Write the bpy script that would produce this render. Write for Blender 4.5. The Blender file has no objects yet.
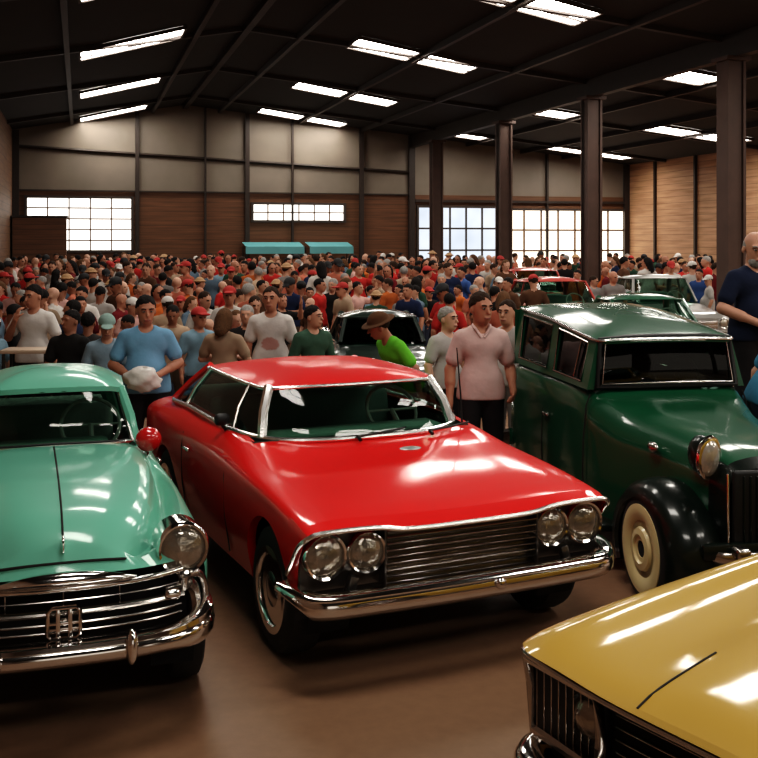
import bpy, bmesh, math, random
import numpy as np
from mathutils import Vector, Matrix
rnd = random.Random(7)
col = bpy.context.scene.collection
R = math.radians
F_PX, CAM_H = 1050.0, 2.2

# ---------------------------------------------------------------- materials
def new_mat(name):
    m = bpy.data.materials.new(name); m.use_nodes = True
    nt = m.node_tree; nt.nodes.clear()
    out = nt.nodes.new('ShaderNodeOutputMaterial')
    return m, nt, out
def N(nt, kind, **kw):
    n = nt.nodes.new(kind)
    for k, v in kw.items():
        if k in n.inputs: n.inputs[k].default_value = v
        else: setattr(n, k, v)
    return n
def L(nt, a, b): nt.links.new(a, b)
def c4(c): return (c[0], c[1], c[2], 1.0)
def pmat(name, color, rough=.5, metal=0., coat=0., var=.12, scale=6., bump=0., bscale=40., spec=.5, rvar=.0, coat_rough=.05, bdist=.01):
    m, nt, out = new_mat(name)
    b = N(nt, 'ShaderNodeBsdfPrincipled')
    b.inputs['Roughness'].default_value = rough; b.inputs['Metallic'].default_value = metal
    b.inputs['Coat Weight'].default_value = coat; b.inputs['Coat Roughness'].default_value = coat_rough
    b.inputs['Specular IOR Level'].default_value = spec
    tc = N(nt, 'ShaderNodeTexCoord'); no = N(nt, 'ShaderNodeTexNoise', Scale=scale, Detail=4.)
    L(nt, tc.outputs['Object'], no.inputs['Vector'])
    mx = N(nt, 'ShaderNodeMix', data_type='RGBA')
    mx.inputs[6].default_value = c4([c*(1-var) for c in color]); mx.inputs[7].default_value = c4([min(1, c*(1+var)) for c in color])
    L(nt, no.outputs['Fac'], mx.inputs[0]); L(nt, mx.outputs[2], b.inputs['Base Color'])
    if rvar:
        mr = N(nt, 'ShaderNodeMapRange'); mr.inputs[3].default_value = max(.02, rough-rvar); mr.inputs[4].default_value = rough+rvar
        L(nt, no.outputs['Fac'], mr.inputs[0]); L(nt, mr.outputs[0], b.inputs['Roughness'])
    if bump:
        n2 = N(nt, 'ShaderNodeTexNoise', Scale=bscale, Detail=3.); L(nt, tc.outputs['Object'], n2.inputs['Vector'])
        bp = N(nt, 'ShaderNodeBump', Strength=bump, Distance=bdist); L(nt, n2.outputs['Fac'], bp.inputs['Height']); L(nt, bp.outputs[0], b.inputs['Normal'])
    L(nt, b.outputs[0], out.inputs[0])
    return m
def emat(name, color, strength, var=.15, scale=1.2, mix=None):
    m, nt, out = new_mat(name)
    e = N(nt, 'ShaderNodeEmission', Strength=strength)
    tc = N(nt, 'ShaderNodeTexCoord'); no = N(nt, 'ShaderNodeTexNoise', Scale=scale, Detail=2.)
    L(nt, tc.outputs['Object'], no.inputs['Vector'])
    mx = N(nt, 'ShaderNodeMix', data_type='RGBA')
    mx.inputs[6].default_value = c4([c*(1-var) for c in color]); mx.inputs[7].default_value = c4(mix or color)
    L(nt, no.outputs['Fac'], mx.inputs[0]); L(nt, mx.outputs[2], e.inputs['Color'])
    L(nt, e.outputs[0], out.inputs[0])
    return m
def glassmat(name, tint, refl=.06, rough=.02):
    m, nt, out = new_mat(name)
    t = N(nt, 'ShaderNodeBsdfTransparent'); t.inputs[0].default_value = c4(tint)
    g = N(nt, 'ShaderNodeBsdfGlossy'); g.inputs['Roughness'].default_value = rough
    lw = N(nt, 'ShaderNodeLayerWeight', Blend=.5); fr = N(nt, 'ShaderNodeMath', operation='POWER'); fr.inputs[1].default_value = 5.; L(nt, lw.outputs['Facing'], fr.inputs[0])
    mr = N(nt, 'ShaderNodeMapRange'); mr.inputs[3].default_value = refl; mr.inputs[4].default_value = 1.
    L(nt, fr.outputs[0], mr.inputs[0])
    tc = N(nt, 'ShaderNodeTexCoord'); no = N(nt, 'ShaderNodeTexNoise', Scale=2.5, Detail=2.); L(nt, tc.outputs['Object'], no.inputs['Vector'])
    mx = N(nt, 'ShaderNodeMix', data_type='RGBA'); mx.inputs[6].default_value = c4([c*.8 for c in tint]); mx.inputs[7].default_value = c4(tint)
    L(nt, no.outputs['Fac'], mx.inputs[0]); L(nt, mx.outputs[2], t.inputs[0])
    ms = N(nt, 'ShaderNodeMixShader'); L(nt, mr.outputs[0], ms.inputs[0]); L(nt, t.outputs[0], ms.inputs[1]); L(nt, g.outputs[0], ms.inputs[2])
    L(nt, ms.outputs[0], out.inputs[0])
    return m

# ---------------------------------------------------------------- objects
def tag(o, label=None, cat=None, group=None, kind=None):
    if label: o['label'] = label
    if cat: o['category'] = cat
    if group: o['group'] = group
    if kind: o['kind'] = kind
    return o
def empty(name, loc=(0, 0, 0), rz=0.):
    o = bpy.data.objects.new(name, None); o.empty_display_size = .2
    o.location = loc; o.rotation_euler = (0, 0, rz); col.objects.link(o); return o
def mk(name, V, Fc, mats, parent=None, smooth=True, fm=None, angle=38.):
    me = bpy.data.meshes.new(name)
    me.from_pydata([tuple(map(float, v)) for v in V], [], [tuple(int(i) for i in f) for f in Fc])
    if not isinstance(mats, (list, tuple)): mats = [mats]
    for m in mats: me.materials.append(m)
    if fm is not None: me.polygons.foreach_set('material_index', np.asarray(fm, dtype=np.int32))
    me.polygons.foreach_set('use_smooth', [bool(smooth)]*len(me.polygons))
    me.update()
    if smooth and angle: me.set_sharp_from_angle(angle=R(angle))
    o = bpy.data.objects.new(name, me); col.objects.link(o)
    if parent: o.parent = parent
    return o
class MB:
    """collects shapes that become ONE mesh"""
    def __init__(s): s.v = []; s.f = []; s.m = []
    def add(s, V, Fc, mi=0):
        n = len(s.v); s.v.extend([tuple(x) for x in V]); s.f.extend([tuple(i+n for i in f) for f in Fc]); s.m.extend([mi]*len(Fc)); return s
    def box(s, c, d, mi=0, M=None):
        x, y, z = [a/2 for a in d]
        V = [(-x, -y, -z), (x, -y, -z), (x, y, -z), (-x, y, -z), (-x, -y, z), (x, -y, z), (x, y, z), (-x, y, z)]
        V = [Vector(v) for v in V]
        if M is not None: V = [M @ v for v in V]
        V = [(v[0]+c[0], v[1]+c[1], v[2]+c[2]) for v in V]
        return s.add(V, [(0, 3, 2, 1), (4, 5, 6, 7), (0, 1, 5, 4), (1, 2, 6, 5), (2, 3, 7, 6), (3, 0, 4, 7)], mi)
    def rbox(s, c, d, r=.02, seg=2, mi=0, M=None):
        bm = bmesh.new(); bmesh.ops.create_cube(bm, size=1.)
        for v in bm.verts: v.co = Vector((v.co.x*d[0], v.co.y*d[1], v.co.z*d[2]))
        bmesh.ops.bevel(bm, geom=bm.edges[:], offset=min(r, min(d)*.49), segments=seg, profile=.5, affect='EDGES')
        bm.verts.index_update()
        V = [(M @ v.co if M is not None else v.co) for v in bm.verts]
        V = [(v[0]+c[0], v[1]+c[1], v[2]+c[2]) for v in V]
        Fc = [tuple(v.index for v in f.verts) for f in bm.faces]; bm.free()
        return s.add(V, Fc, mi)
    def tube(s, path, r, n=8, closed=False, mi=0, caps=True, flat=1.):
        P = [Vector(p) for p in path]; m = len(P); rr = r if isinstance(r, (list, tuple)) else [r]*m
        V = []; prev = None
        for i in range(m):
            if closed: t = P[(i+1) % m]-P[i-1]
            else: t = P[min(i+1, m-1)]-P[max(i-1, 0)]
            t.normalize()
            if prev is None:
                up = Vector((0, 0, 1)) if abs(t.z) < .9 else Vector((0, 1, 0))
            else: up = prev
            a = t.cross(up); a.normalize(); b = a.cross(t); b.normalize(); prev = b
            for k in range(n):
                an = 2*math.pi*k/n
                V.append(P[i]+a*(math.cos(an)*rr[i])+b*(math.sin(an)*rr[i]*flat))
        Fc = []
        for i in range(m if closed else m-1):
            j = (i+1) % m
            for k in range(n):
                l = (k+1) % n; Fc.append((i*n+k, i*n+l, j*n+l, j*n+k))
        if caps and not closed:
            Fc.append(tuple(range(n))[::-1]); Fc.append(tuple((m-1)*n+k for k in range(n)))
        return s.add(V, Fc, mi)
    def lathe(s, prof, n=32, M=None, mi=0, mis=None):
        """prof: list of (r, h); axis local +Z; M places it"""
        M = M or Matrix.Identity(4); V = []
        for r, h in prof:
            for k in range(n):
                an = 2*math.pi*k/n; V.append(M @ Vector((r*math.cos(an), r*math.sin(an), h)))
        base = len(s.v); s.v.extend([tuple(v) for v in V])
        for i in range(len(prof)-1):
            for k in range(n):
                l = (k+1) % n; s.f.append((base+i*n+k, base+i*n+l, base+(i+1)*n+l, base+(i+1)*n+k)); s.m.append(mis[i] if mis else mi)
        if prof[0][0] > 1e-5: s.f.append(tuple(base+k for k in range(n))[::-1]); s.m.append(mis[0] if mis else mi)
        if prof[-1][0] > 1e-5: s.f.append(tuple(base+(len(prof)-1)*n+k for k in range(n))); s.m.append(mis[-1] if mis else mi)
        return s
    def ell(s, c, r, n=16, mi=0, M=None):
        V = []; Fc = []; m = n//2
        for i in range(m+1):
            th = math.pi*i/m
            for k in range(n):
                ph = 2*math.pi*k/n
                v = Vector((r[0]*math.sin(th)*math.cos(ph), r[1]*math.sin(th)*math.sin(ph), r[2]*math.cos(th)))
                if M is not None: v = M @ v
                V.append((v[0]+c[0], v[1]+c[1], v[2]+c[2]))
        for i in range(m):
            for k in range(n):
                l = (k+1) % n; Fc.append((i*n+k, (i+1)*n+k, (i+1)*n+l, i*n+l))
        return s.add(V, Fc, mi)
    def sweep(s, path, prof, mi=0, caps=True):
        """path in plan: (x,y[,dz]); prof: (outward offset, z) closed loop"""
        m = len(path); V = []; n = len(prof)
        for i in range(m):
            a = path[max(i-1, 0)]; b = path[min(i+1, m-1)]
            t = Vector((b[0]-a[0], b[1]-a[1])); t.normalize(); o = Vector((t.y, -t.x))
            dz = path[i][2] if len(path[i]) > 2 else 0.; sc = path[i][3] if len(path[i]) > 3 else 1.
            zm = sum(q[1] for q in prof)/n
            for q in prof: V.append((path[i][0]+o.x*q[0], path[i][1]+o.y*q[0], zm+(q[1]-zm)*sc+dz))
        Fc = []
        for i in range(m-1):
            for k in range(n):
                l = (k+1) % n; Fc.append((i*n+k, i*n+l, (i+1)*n+l, (i+1)*n+k))
        if caps: Fc.append(tuple(range(n))[::-1]); Fc.append(tuple((m-1)*n+k for k in range(n)))
        return s.add(V, Fc, mi)
    def grid(s, G, mi=0, flip=False):
        """G: rows of points"""
        a, b = len(G), len(G[0]); V = [p for r in G for p in r]; Fc = []
        for i in range(a-1):
            for j in range(b-1):
                q = (i*b+j, i*b+j+1, (i+1)*b+j+1, (i+1)*b+j); Fc.append(q[::-1] if flip else q)
        return s.add(V, Fc, mi)
    def build(s, name, mats, parent=None, smooth=True, angle=38., bevel=0.):
        bm = None
        o = mk(name, s.v, s.f, mats, parent, smooth, s.m, angle)
        b = bmesh.new(); b.from_mesh(o.data); bmesh.ops.recalc_face_normals(b, faces=b.faces[:]); b.to_mesh(o.data); b.free()
        if smooth and angle: o.data.set_sharp_from_angle(angle=R(angle))
        return o
def copy_tree(o, parent=None):
    c = o.copy(); col.objects.link(c); c.parent = parent
    for ch in list(o.children): copy_tree(ch, c)
    return c
def mir(pts):
    """half polyline from centre out -> full polyline"""
    return [(-p[0],)+tuple(p[1:]) for p in pts[::-1] if abs(p[0]) > 1e-6] + [tuple(p) for p in pts]
def pchip(x, y, xq):
    x = np.asarray(x, float); y = np.asarray(y, float); xq = np.asarray(xq, float)
    h = np.diff(x); d = np.diff(y)/h; m = np.zeros_like(y)
    if len(x) == 2: m[:] = d[0]
    else:
        m[0] = d[0]; m[-1] = d[-1]
        for i in range(1, len(x)-1):
            if d[i-1]*d[i] > 0:
                w1 = 2*h[i]+h[i-1]; w2 = h[i]+2*h[i-1]; m[i] = (w1+w2)/(w1/d[i-1]+w2/d[i])
    k = np.clip(np.searchsorted(x, xq)-1, 0, len(x)-2); t = np.clip((xq-x[k])/h[k], 0, 1)
    return ((1+2*t)*(1-t)**2)*y[k]+t*(1-t)**2*h[k]*m[k]+t*t*(3-2*t)*y[k+1]+t*t*(t-1)*h[k]*m[k+1]
def crom(P, per, mirror0=True):
    """centripetal-ish Catmull-Rom through P (K x 3); mirror0: first point lies on the symmetry plane x=0"""
    P = np.asarray(P, float); K = len(P)
    a = P[1].copy()
    if mirror0: a[0] = -a[0]
    else: a = 2*P[0]-P[1]
    Q = np.vstack([a, P, 2*P[-1]-P[-2]]); out = []
    for i in range(K-1):
        p0, p1, p2, p3 = Q[i:i+4]
        t1 = max(np.linalg.norm(p1-p0), 1e-6)**.5; t2 = t1+max(np.linalg.norm(p2-p1), 1e-6)**.5; t3 = t2+max(np.linalg.norm(p3-p2), 1e-6)**.5
        for q in range(per):
            t = t1+(t2-t1)*q/per
            A1 = (t1-t)/t1*p0+t/t1*p1; A2 = (t2-t)/(t2-t1)*p1+(t-t1)/(t2-t1)*p2; A3 = (t3-t)/(t3-t2)*p2+(t-t2)/(t3-t2)*p3
            B1 = (t2-t)/t2*A1+t/t2*A2; B2 = (t3-t)/(t3-t1)*A2+(t-t1)/(t3-t1)*A3
            out.append((t2-t)/(t2-t1)*B1+(t-t1)/(t2-t1)*B2)
    out.append(P[-1]); return np.array(out)
def smooth_path(P, per=6):
    P = [tuple(p) for p in P]
    return [tuple(q) for q in crom(np.array(P), per, False)]
# ---------------------------------------------------------------- shared materials
CHROME = pmat('chrome', (.78, .76, .74), .10, 1., var=.05, rvar=.03)
CHROME_DULL = pmat('dull_chrome', (.50, .47, .44), .22, 1., var=.15, rvar=.06)
RUBBER = pmat('tyre_rubber', (.018, .017, .016), .75, bump=.2)
BLACK = pmat('black_trim', (.008, .008, .008), .5)
DARK = pmat('dark_cavity', (.006, .006, .006), .9)
CABIN = pmat('cabin_lining', (.06, .10, .085), .8)
SEAT = pmat('dark_upholstery', (.20, .31, .26), .6, bump=.3)
PALESEAT = pmat('pale_upholstery', (.30, .36, .32), .6, bump=.3)
WHEELGREY = pmat('steering_grey', (.55, .55, .52), .35)
GLASS_DARK = glassmat('tinted_glass', (.50, .66, .58), .035)
GLASS_SIDE = glassmat('side_glass', (.34, .42, .38), .07)
GLASS_BLACK = glassmat('dark_glass', (.05, .085, .07), .03)
LENS = pmat('lamp_lens', (.36, .325, .27), .13, .65, coat=1., var=.5, scale=11., bump=.6, bscale=16., bdist=.02)
LENS_PALE = pmat('pale_lamp_lens', (.50, .46, .40), .16, .35, coat=1., var=.3, scale=9., bump=.3, bscale=20.)
SATIN = pmat('bright_trim', (.86, .85, .83), .27, 1., var=.04)
RED = pmat('red_paint', (.72, .010, .008), .45, coat=.75, var=.08, scale=2.5, rvar=.05, coat_rough=.09, spec=.12)
RED_ROOF = pmat('red_roof_paint', (.66, .009, .008), .5, coat=.35, var=.08, scale=2.5, coat_rough=.12, spec=.08)
REDMIRROR = pmat('red_enamel', (.55, .012, .012), .25, coat=1.)
MINT = pmat('mint_paint', (.15, .46, .34), .45, coat=.8, var=.12, scale=2.2, rvar=.05, coat_rough=.10, spec=.2)
GREEN = pmat('dark_green_paint', (.006, .072, .032), .45, coat=.75, var=.15, scale=2., rvar=.05, coat_rough=.10, spec=.12)
GREENBLACK = pmat('green_black_paint', (.004, .009, .006), .35, coat=.6, coat_rough=.12, spec=.2)
YELLOW = pmat('mustard_paint', (.50, .31, .050), .42, coat=.8, var=.07, scale=2., rvar=.05, coat_rough=.07, spec=.15)
CREAM = pmat('cream_enamel', (.66, .56, .30), .4, coat=.4, var=.08)
SEAM = pmat('panel_seam', (.012, .010, .009), .8)
# ---------------------------------------------------------------- car building
def ystations(y0, y1, arches, n=46):
    ys = list(np.linspace(y0, y1, n))
    for yc, zc, r in arches:
        ys = [y for y in ys if abs(y-yc) > r+.012]
        ys += [yc+r*math.cos(t) for t in np.linspace(.0, math.pi, 19)] + [yc-r-.004, yc+r+.004]
    ys = sorted(set(round(y, 5) for y in ys)); return np.array(ys)
def car_body(net, ks, arches, per=5, nside=16, n=46, extra=()):
    """net: list of (y, [(x,dy,z)*K]) ; ks index of the shoulder point. Returns rows of points (full width) with y-sorted rows."""
    yk = np.array([s[0] for s in net]); K = len(net[0][1])
    C = np.array([s[1] for s in net], float)                       # S,K,3
    ys = np.array(sorted(set(list(ystations(yk[0], yk[-1], arches, n))+[round(e, 5) for e in extra])))
    D = np.zeros((len(ys), K, 3))
    for k in range(K):
        for c in range(3): D[:, k, c] = pchip(yk, C[:, k, c], ys)
    rows = []; ntop = ks*per
    for i, y in enumerate(ys):
        q = crom(D[i], per); q[:, 1] += y
        top = q[:ntop+1]; side = q[ntop:]
        z0, z1 = side[0, 2], side[-1, 2]; zb = z1
        for yc, zc, r in arches:
            if abs(y-yc) <= r: zb = max(zb, zc+math.sqrt(max(0, r*r-(y-yc)**2)))
        zb = min(zb, z0-.02)
        zz = np.linspace(z0, zb, nside+1)[1:]
        xs = np.interp(-zz, -side[:, 2], side[:, 0]); yy = np.interp(-zz, -side[:, 2], side[:, 1])
        half = np.vstack([top, np.stack([xs, yy, zz], 1)])
        fl = half[-1].copy(); fl[0] -= .05; half = np.vstack([half, fl])      # inward flange
        left = half[::-1].copy(); left[:, 0] *= -1
        rows.append(np.vstack([left[:-1], half]))
    return ys, np.array(rows)
def split_faces(rows, classify):
    """classify(yc, xc, zc, i, j) -> part name or None. Returns {part: (V, F)}"""
    a, b, _ = rows.shape; parts = {}
    for i in range(a-1):
        for j in range(b-1):
            c = (rows[i, j]+rows[i, j+1]+rows[i+1, j]+rows[i+1, j+1])/4
            p = classify(c[1], c[0], c[2], i, j)
            if p is None: continue
            parts.setdefault(p, []).append((i*b+j, i*b+j+1, (i+1)*b+j+1, (i+1)*b+j))
    flat = rows.reshape(-1, 3); out = {}
    for p, fs in parts.items():
        ids = sorted(set(k for f in fs for k in f)); mp = {k: n for n, k in enumerate(ids)}
        out[p] = (flat[ids], [tuple(mp[k] for k in f) for f in fs])
    return out
def lerp(a, b, t): return tuple(a[i]+(b[i]-a[i])*t for i in range(3))
def polyat(P, t):
    """point at parameter t (0..1 by arc length) of polyline"""
    P = [np.array(p, float) for p in P]; d = [0.]
    for a, b in zip(P, P[1:]): d.append(d[-1]+np.linalg.norm(b-a))
    s = t*d[-1]; k = min(max(int(np.searchsorted(d, s))-1, 0), len(P)-2); u = (s-d[k])/max(d[k+1]-d[k], 1e-9)
    return P[k]+(P[k+1]-P[k])*min(max(u, 0), 1)
def patch(base, top, nu=14, nv=5, bulge=0., axis=None, inset=0.):
    G = []; ax = np.array(axis if axis is not None else (0, 0, 0), float)
    for i in range(nv+1):
        v = i/nv; r = []
        for j in range(nu+1):
            u = j/nu; p = polyat(base, u)*(1-v)+polyat(top, u)*v
            r.append(p+ax*bulge*math.sin(math.pi*v))
        G.append(r)
    return G
def roof_shell(ring, crown, n=9, pw=2.3, thick=.025):
    """ring: closed list of edge points; dome rises by crown at the centre"""
    ring = [np.array(p, float) for p in ring]; c = sum(ring)/len(ring); zc = c[2]+crown; G = []
    ymid = c[1]
    for i in range(n+1):
        rho = 1-i/n; rho = rho**.72; r = []
        for p in ring:
            q = np.array([p[0]*rho, ymid+(p[1]-ymid)*rho, 0.]); k = 1-rho**pw
            zlin = p[2]*rho+c[2]*(1-rho)
            q[2] = zlin+crown*k; r.append(q)
        G.append(r+[r[0]])
    return G
def wheel_parts(root, x, y, r, w, side, style='chrome', steer=0.):
    """wheel with tyre, rim, hub as sub-parts; side=-1 faces local -x"""
    lb = MB(); Mx = Matrix.Translation((x-side*.03, y, r)) @ Matrix.Rotation(R(90)*side, 4, 'Y')
    lb.lathe([(r*1.10, -w*.9), (r*1.10, w*.28)], 32, Mx); lb.f = [f for f in lb.f if len(f) == 4 and all(lb.v[k][2] > r*.55 for k in f)]; lb.m = [0]*len(lb.f); lb.build('wheel_well', DARK, root)
    wh = empty('wheel'); wh.parent = root; wh.location = (x, y, r); wh.rotation_euler = (0, 0, steer)
    M = Matrix.Rotation(R(90)*side, 4, 'Y')
    rr = r*.66 if style != 'cream' else r*.76
    t = MB(); t.lathe([(rr-.03, -w*.5), (rr, -w*.48), (r*.86, -w*.5), (r*.97, -w*.40), (r, -w*.2), (r, w*.2), (r*.97, w*.40), (r*.86, w*.5), (rr, w*.48), (rr-.03, w*.42)], 40, M)
    t.build('tyre', RUBBER, wh)
    b = MB()
    if style == 'cream':
        b.lathe([(rr+.012, w*.44), (rr+.012, w*.52), (rr-.02, w*.56), (rr*.70, w*.50), (rr*.66, w*.44), (rr*.52, w*.44), (rr*.48, w*.54), (rr*.34, w*.58), (rr*.30, w*.50), (rr*.20, w*.50), (rr*.20, w*.1)], 48, M)
        b.build('rim', CREAM, wh)
        h = MB(); h.lathe([(rr*.20, w*.30), (rr*.19, w*.47), (.0, w*.49)], 24, M); h.build('hub', DARK, wh)
    else:
        b.lathe([(rr+.01, w*.46), (rr+.008, w*.53), (rr-.03, w*.54), (rr-.045, w*.40), (rr*.60, w*.30), (rr*.5, w*.36)], 40, M)
        b.build('rim', CHROME if style == 'chrome' else CHROME_DULL, wh)
        if style == 'chrome':
            d = MB(); d.lathe([(rr*.78, w*.33), (rr*.66, w*.36), (rr*.5, w*.38), (.0, w*.38)], 32, M); d.build('wheel_disc', BLACK, wh)
        h = MB(); h.lathe([(rr*.48, w*.38), (rr*.42, w*.46), (rr*.2, w*.52), (.0, w*.53)], 28, M); h.build('hubcap', CHROME_DULL, wh)
    return wh
def headlamp(root, c, r, rz=0., tilt=0., bez=CHROME, depth=.06, rx=1.0):
    """round lamp facing local -y"""
    M = Matrix.Translation(c) @ Matrix.Rotation(rz, 4, 'Z') @ Matrix.Rotation(R(90)+tilt, 4, 'X') @ Matrix.Diagonal((rx, 1, 1, 1))
    b = MB(); b.lathe([(r*.80, -depth), (r*.98, -depth), (r*1.02, -.01), (r*1.02, .010), (r*.95, .022), (r*.86, .016), (r*.84, 0.)], 36, M)
    hb = b.build('headlight', bez, root)
    l = MB(); l.lathe([(r*.86, .0), (r*.75, .014), (r*.5, .028), (r*.2, .036), (0, .037)], 32, M); l.build('lens', LENS, hb)
    return hb
def interior(root, x, y0, y1, zf, zb, seat_mat=SEAT, steer_side=1, seat_y=None):
    b = MB()
    V = [(-x, y0, zf), (x, y0, zf), (x, y1, zf), (-x, y1, zf), (-x, y0, zb), (x, y0, zb), (x, y1, zb), (-x, y1, zb)]
    b.add(V, [(0, 1, 2, 3), (0, 4, 5, 1), (1, 5, 6, 2), (2, 6, 7, 3), (3, 7, 4, 0)])
    o = b.build('cabin_tub', CABIN, root, smooth=False)
    d = MB(); d.rbox((0, y0+.20, zb-.04), (2*x-.26, .24, .10), .04); d.build('dashboard', SEAT, root)
    ys = seat_y or [y0+.85, y1-.35]
    for yy in ys:
        s = MB(); s.rbox((0, yy, zf+.22), (2*x-.12, .50, .18), .06, 3)
        s.rbox((0, yy+.27, zf+.50), (2*x-.12, .16, .52), .06, 3, M=Matrix.Rotation(R(-10), 3, 'X'))
        s.build('bench_seat', seat_mat, root)
    s = MB(); c = Vector((steer_side*x*.5, y0+.40, zb+.06)); M3 = Matrix.Rotation(R(58), 3, 'X')
    s.tube([c+M3 @ Vector((.18*math.cos(a), .18*math.sin(a), 0)) for a in np.linspace(0, 2*math.pi, 28)[:-1]], .013, 8, True)
    for a in (0, math.pi, -math.pi/2): s.tube([c, c+M3 @ Vector((.18*math.cos(a), .18*math.sin(a), 0))], .009, 6)
    s.tube([c, c+Vector((0, -.25, -.17))], .018, 8)
    s.build('steering_wheel', WHEELGREY, root)
def bar(b, p0, p1, w, d, mi=0):
    """flat bar along p0-p1: w wide along y-ish, d thick along x"""
    b.tube([p0, p1], w, 8, flat=d/w, mi=mi)
def tubpath(root, name, path, r, mat, closed=False, flat=1., n=8):
    b = MB(); b.tube(path, r, n, closed, flat=flat); return b.build(name, mat, root)
def underbody(root, x, y0, y1, z, mat=DARK):
    b = MB(); b.rbox((0, (y0+y1)/2, z), (2*x, y1-y0, .08), .03); b.rbox((0, (y0+y1)/2, z+.05), (x*1.0, y1-y0, .16), .03); return b.build('chassis', mat, root)
# ---------------------------------------------------------------- red hardtop coupe
def red_coupe():
    root = empty('hardtop_coupe', (0.409, 5.579, 0), R(25))
    tag(root, 'glossy red two-door hardtop coupe with twin round headlights and full-width chrome bumper', 'car')
    def st(y, zc, z1, zb, xb, zs, xs, up, mid, low, dy=(0, 0, 0, 0, 0, 0, 0)):
        P = [(0, zc), (.38, z1), (xb, zb), (xs, zs), (up[0], up[1]), (mid[0], mid[1]), (low[0], low[1])]
        return (y, [(p[0], d, p[1]) for p, d in zip(P, dy)])
    nose = (0, .0, -.005, .0, .05, .13, .19)
    net = [
        st(-.135, .742, .747, .772, .70, .752, .885, (.90, .70), (.895, .56), (.87, .42), nose),
        st(-.08, .782, .788, .80, .76, .772, .895, (.905, .71), (.90, .55), (.87, .38), tuple(d*.75 for d in nose)),
        st(.15, .835, .84, .84, .76, .81, .895, (.91, .74), (.905, .55), (.86, .32), tuple(d*.2 for d in nose)),
        st(.50, .885, .888, .88, .77, .845, .895, (.91, .76), (.905, .55), (.85, .29)),
        st(.85, .925, .925, .915, .79, .865, .895, (.91, .78), (.905, .55), (.85, .28)),
        st(1.15, .965, .965, .965, .79, .88, .895, (.91, .79), (.905, .55), (.85, .28)),
        st(1.60, 1.0, 1.0, 1.0, .795, .89, .895, (.91, .80), (.905, .55), (.85, .28)),
        st(2.40, 1.01, 1.01, 1.0, .79, .895, .89, (.905, .80), (.90, .55), (.85, .28)),
        st(2.95, 1.005, 1.0, .99, .77, .90, .88, (.90, .80), (.895, .56), (.84, .29)),
        st(3.30, .955, .955, .965, .76, .895, .865, (.885, .79), (.88, .56), (.83, .32)),
        st(3.52, .90, .905, .925, .75, .865, .85, (.86, .78), (.855, .58), (.81, .38)),
    ]
    ys, rows = car_body(net, 3, [(.465, .34, .375), (2.75, .34, .36)], extra=(1.13, 3.0, -.05, 1.2, 2.25))
    def cl(y, x, z, i, j):
        ax = abs(x)
        if 1.16 < y < 2.98 and ax < .745 and z > .9: return None
        if z > .76 and ax < .765 and -.10 < y < 1.06: return 'hood'
        if y > 3.05 and ax < .72 and z > .88: return 'boot_lid'
        if 1.22 < y < 2.22 and ax > .79 and .34 < z < 1.2: return 'door'
        return 'body'
    sp = split_faces(rows, cl)
    objs = {k: mk(k, v[0], v[1], RED, root, angle=30) for k, v in sp.items() if k != 'door'}
    for s in (-1, 1):                                                # the two doors
        V, Fc = sp['door']; Fs = [f for f in Fc if V[f[0]][0]*s > 0]; ids = sorted(set(k for f in Fs for k in f)); mp = {k: n for n, k in enumerate(ids)}
        d = mk('door', V[ids], [tuple(mp[k] for k in f) for f in Fs], RED, root, angle=30)
        b = MB(); b.rbox((s*.925, 2.06, .80), (.025, .15, .025), .01); b.build('door_handle', CHROME, d)
        sm = MB()
        for yy in (1.22, 2.23): sm.tube([(s*.893, yy, .885), (s*.909, yy, .79), (s*.909, yy, .66), (s*.905, yy, .55), (s*.872, yy, .33)], .004, 6)
        sm.build('door_seam', SEAM, d)
    # tail panel
    b = MB(); r = rows[-1]; b.add(r, [tuple(range(len(r)))]); b.build('tail_panel', RED, root, smooth=False)
    underbody(root, .80, .12, 3.45, .30)
    # front fascia: dark backing, fine horizontal bars, rail
    b = MB(); b.rbox((0, .02, .585), (1.74, .06, .36), .02); b.build('fascia', BLACK, root)
    b = MB()
    for k in range(9):
        z = .455+k*.034; b.rbox((0, -.045-.004*k, z), (.90, .05, .013), .004, 1)
    b.rbox((0, -.02, .60), (.92, .012, .32), .004, 1)
    b.build('grille', CHROME_DULL, root)
    for s in (-1, 1):
        b = MB()
        b.rbox((s*.675, -.01, .60), (.44, .03, .30), .012)
        b.rbox((s*.455, -.05, .60), (.012, .08, .31), .004)
        b.rbox((s*.64, -.075, .475), (.05, .05, .10), .012, M=Matrix.Rotation(R(-s*18), 3, 'Y'))
        b.build('headlight_panel', pmat('dark_bezel', (.16, .15, .14), .3, .8), root)
    for s in (-1, 1):
        headlamp(root, (s*.775, -.060, .632), .118, R(-s*4)); headlamp(root, (s*.555, -.068, .632), .108)
    # chrome brow edge
    br = [(.915, .10, .52), (.918, .02, .60), (.915, -.055, .69), (.90, -.12, .742), (.86, -.142, .768), (.76, -.147, .774), (.58, -.147, .772), (.49, -.147, .764), (.42, -.145, .750), (.34, -.143, .742), (.17, -.143, .738), (0, -.143, .738)][::-1]
    tubpath(root, 'brow_trim', smooth_path(mir(br), 3), .013, SATIN)
    # bumper
    path = [(-.945, .06), (-.925, -.02), (-.885, -.10), (-.82, -.155), (-.5, -.185), (0, -.195)]
    path = path+[(-p[0], p[1]) for p in path[-2::-1]]
    prof = [(-.03, .478), (.012, .484), (.045, .474), (.055, .462), (.05, .452), (.060, .43), (.056, .395), (.03, .362), (-.03, .356)]
    P = [tuple(q[:2])+(.05*max(0, (abs(q[0])-.86)/.085), 1-.55*max(0, min(1, (abs(q[0])-.87)/.075))) for q in smooth_path([(p[0], p[1], 0) for p in path], 5)]
    b = MB(); b.sweep(P, prof); b.build('bumper', CHROME, root, angle=50)
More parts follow.
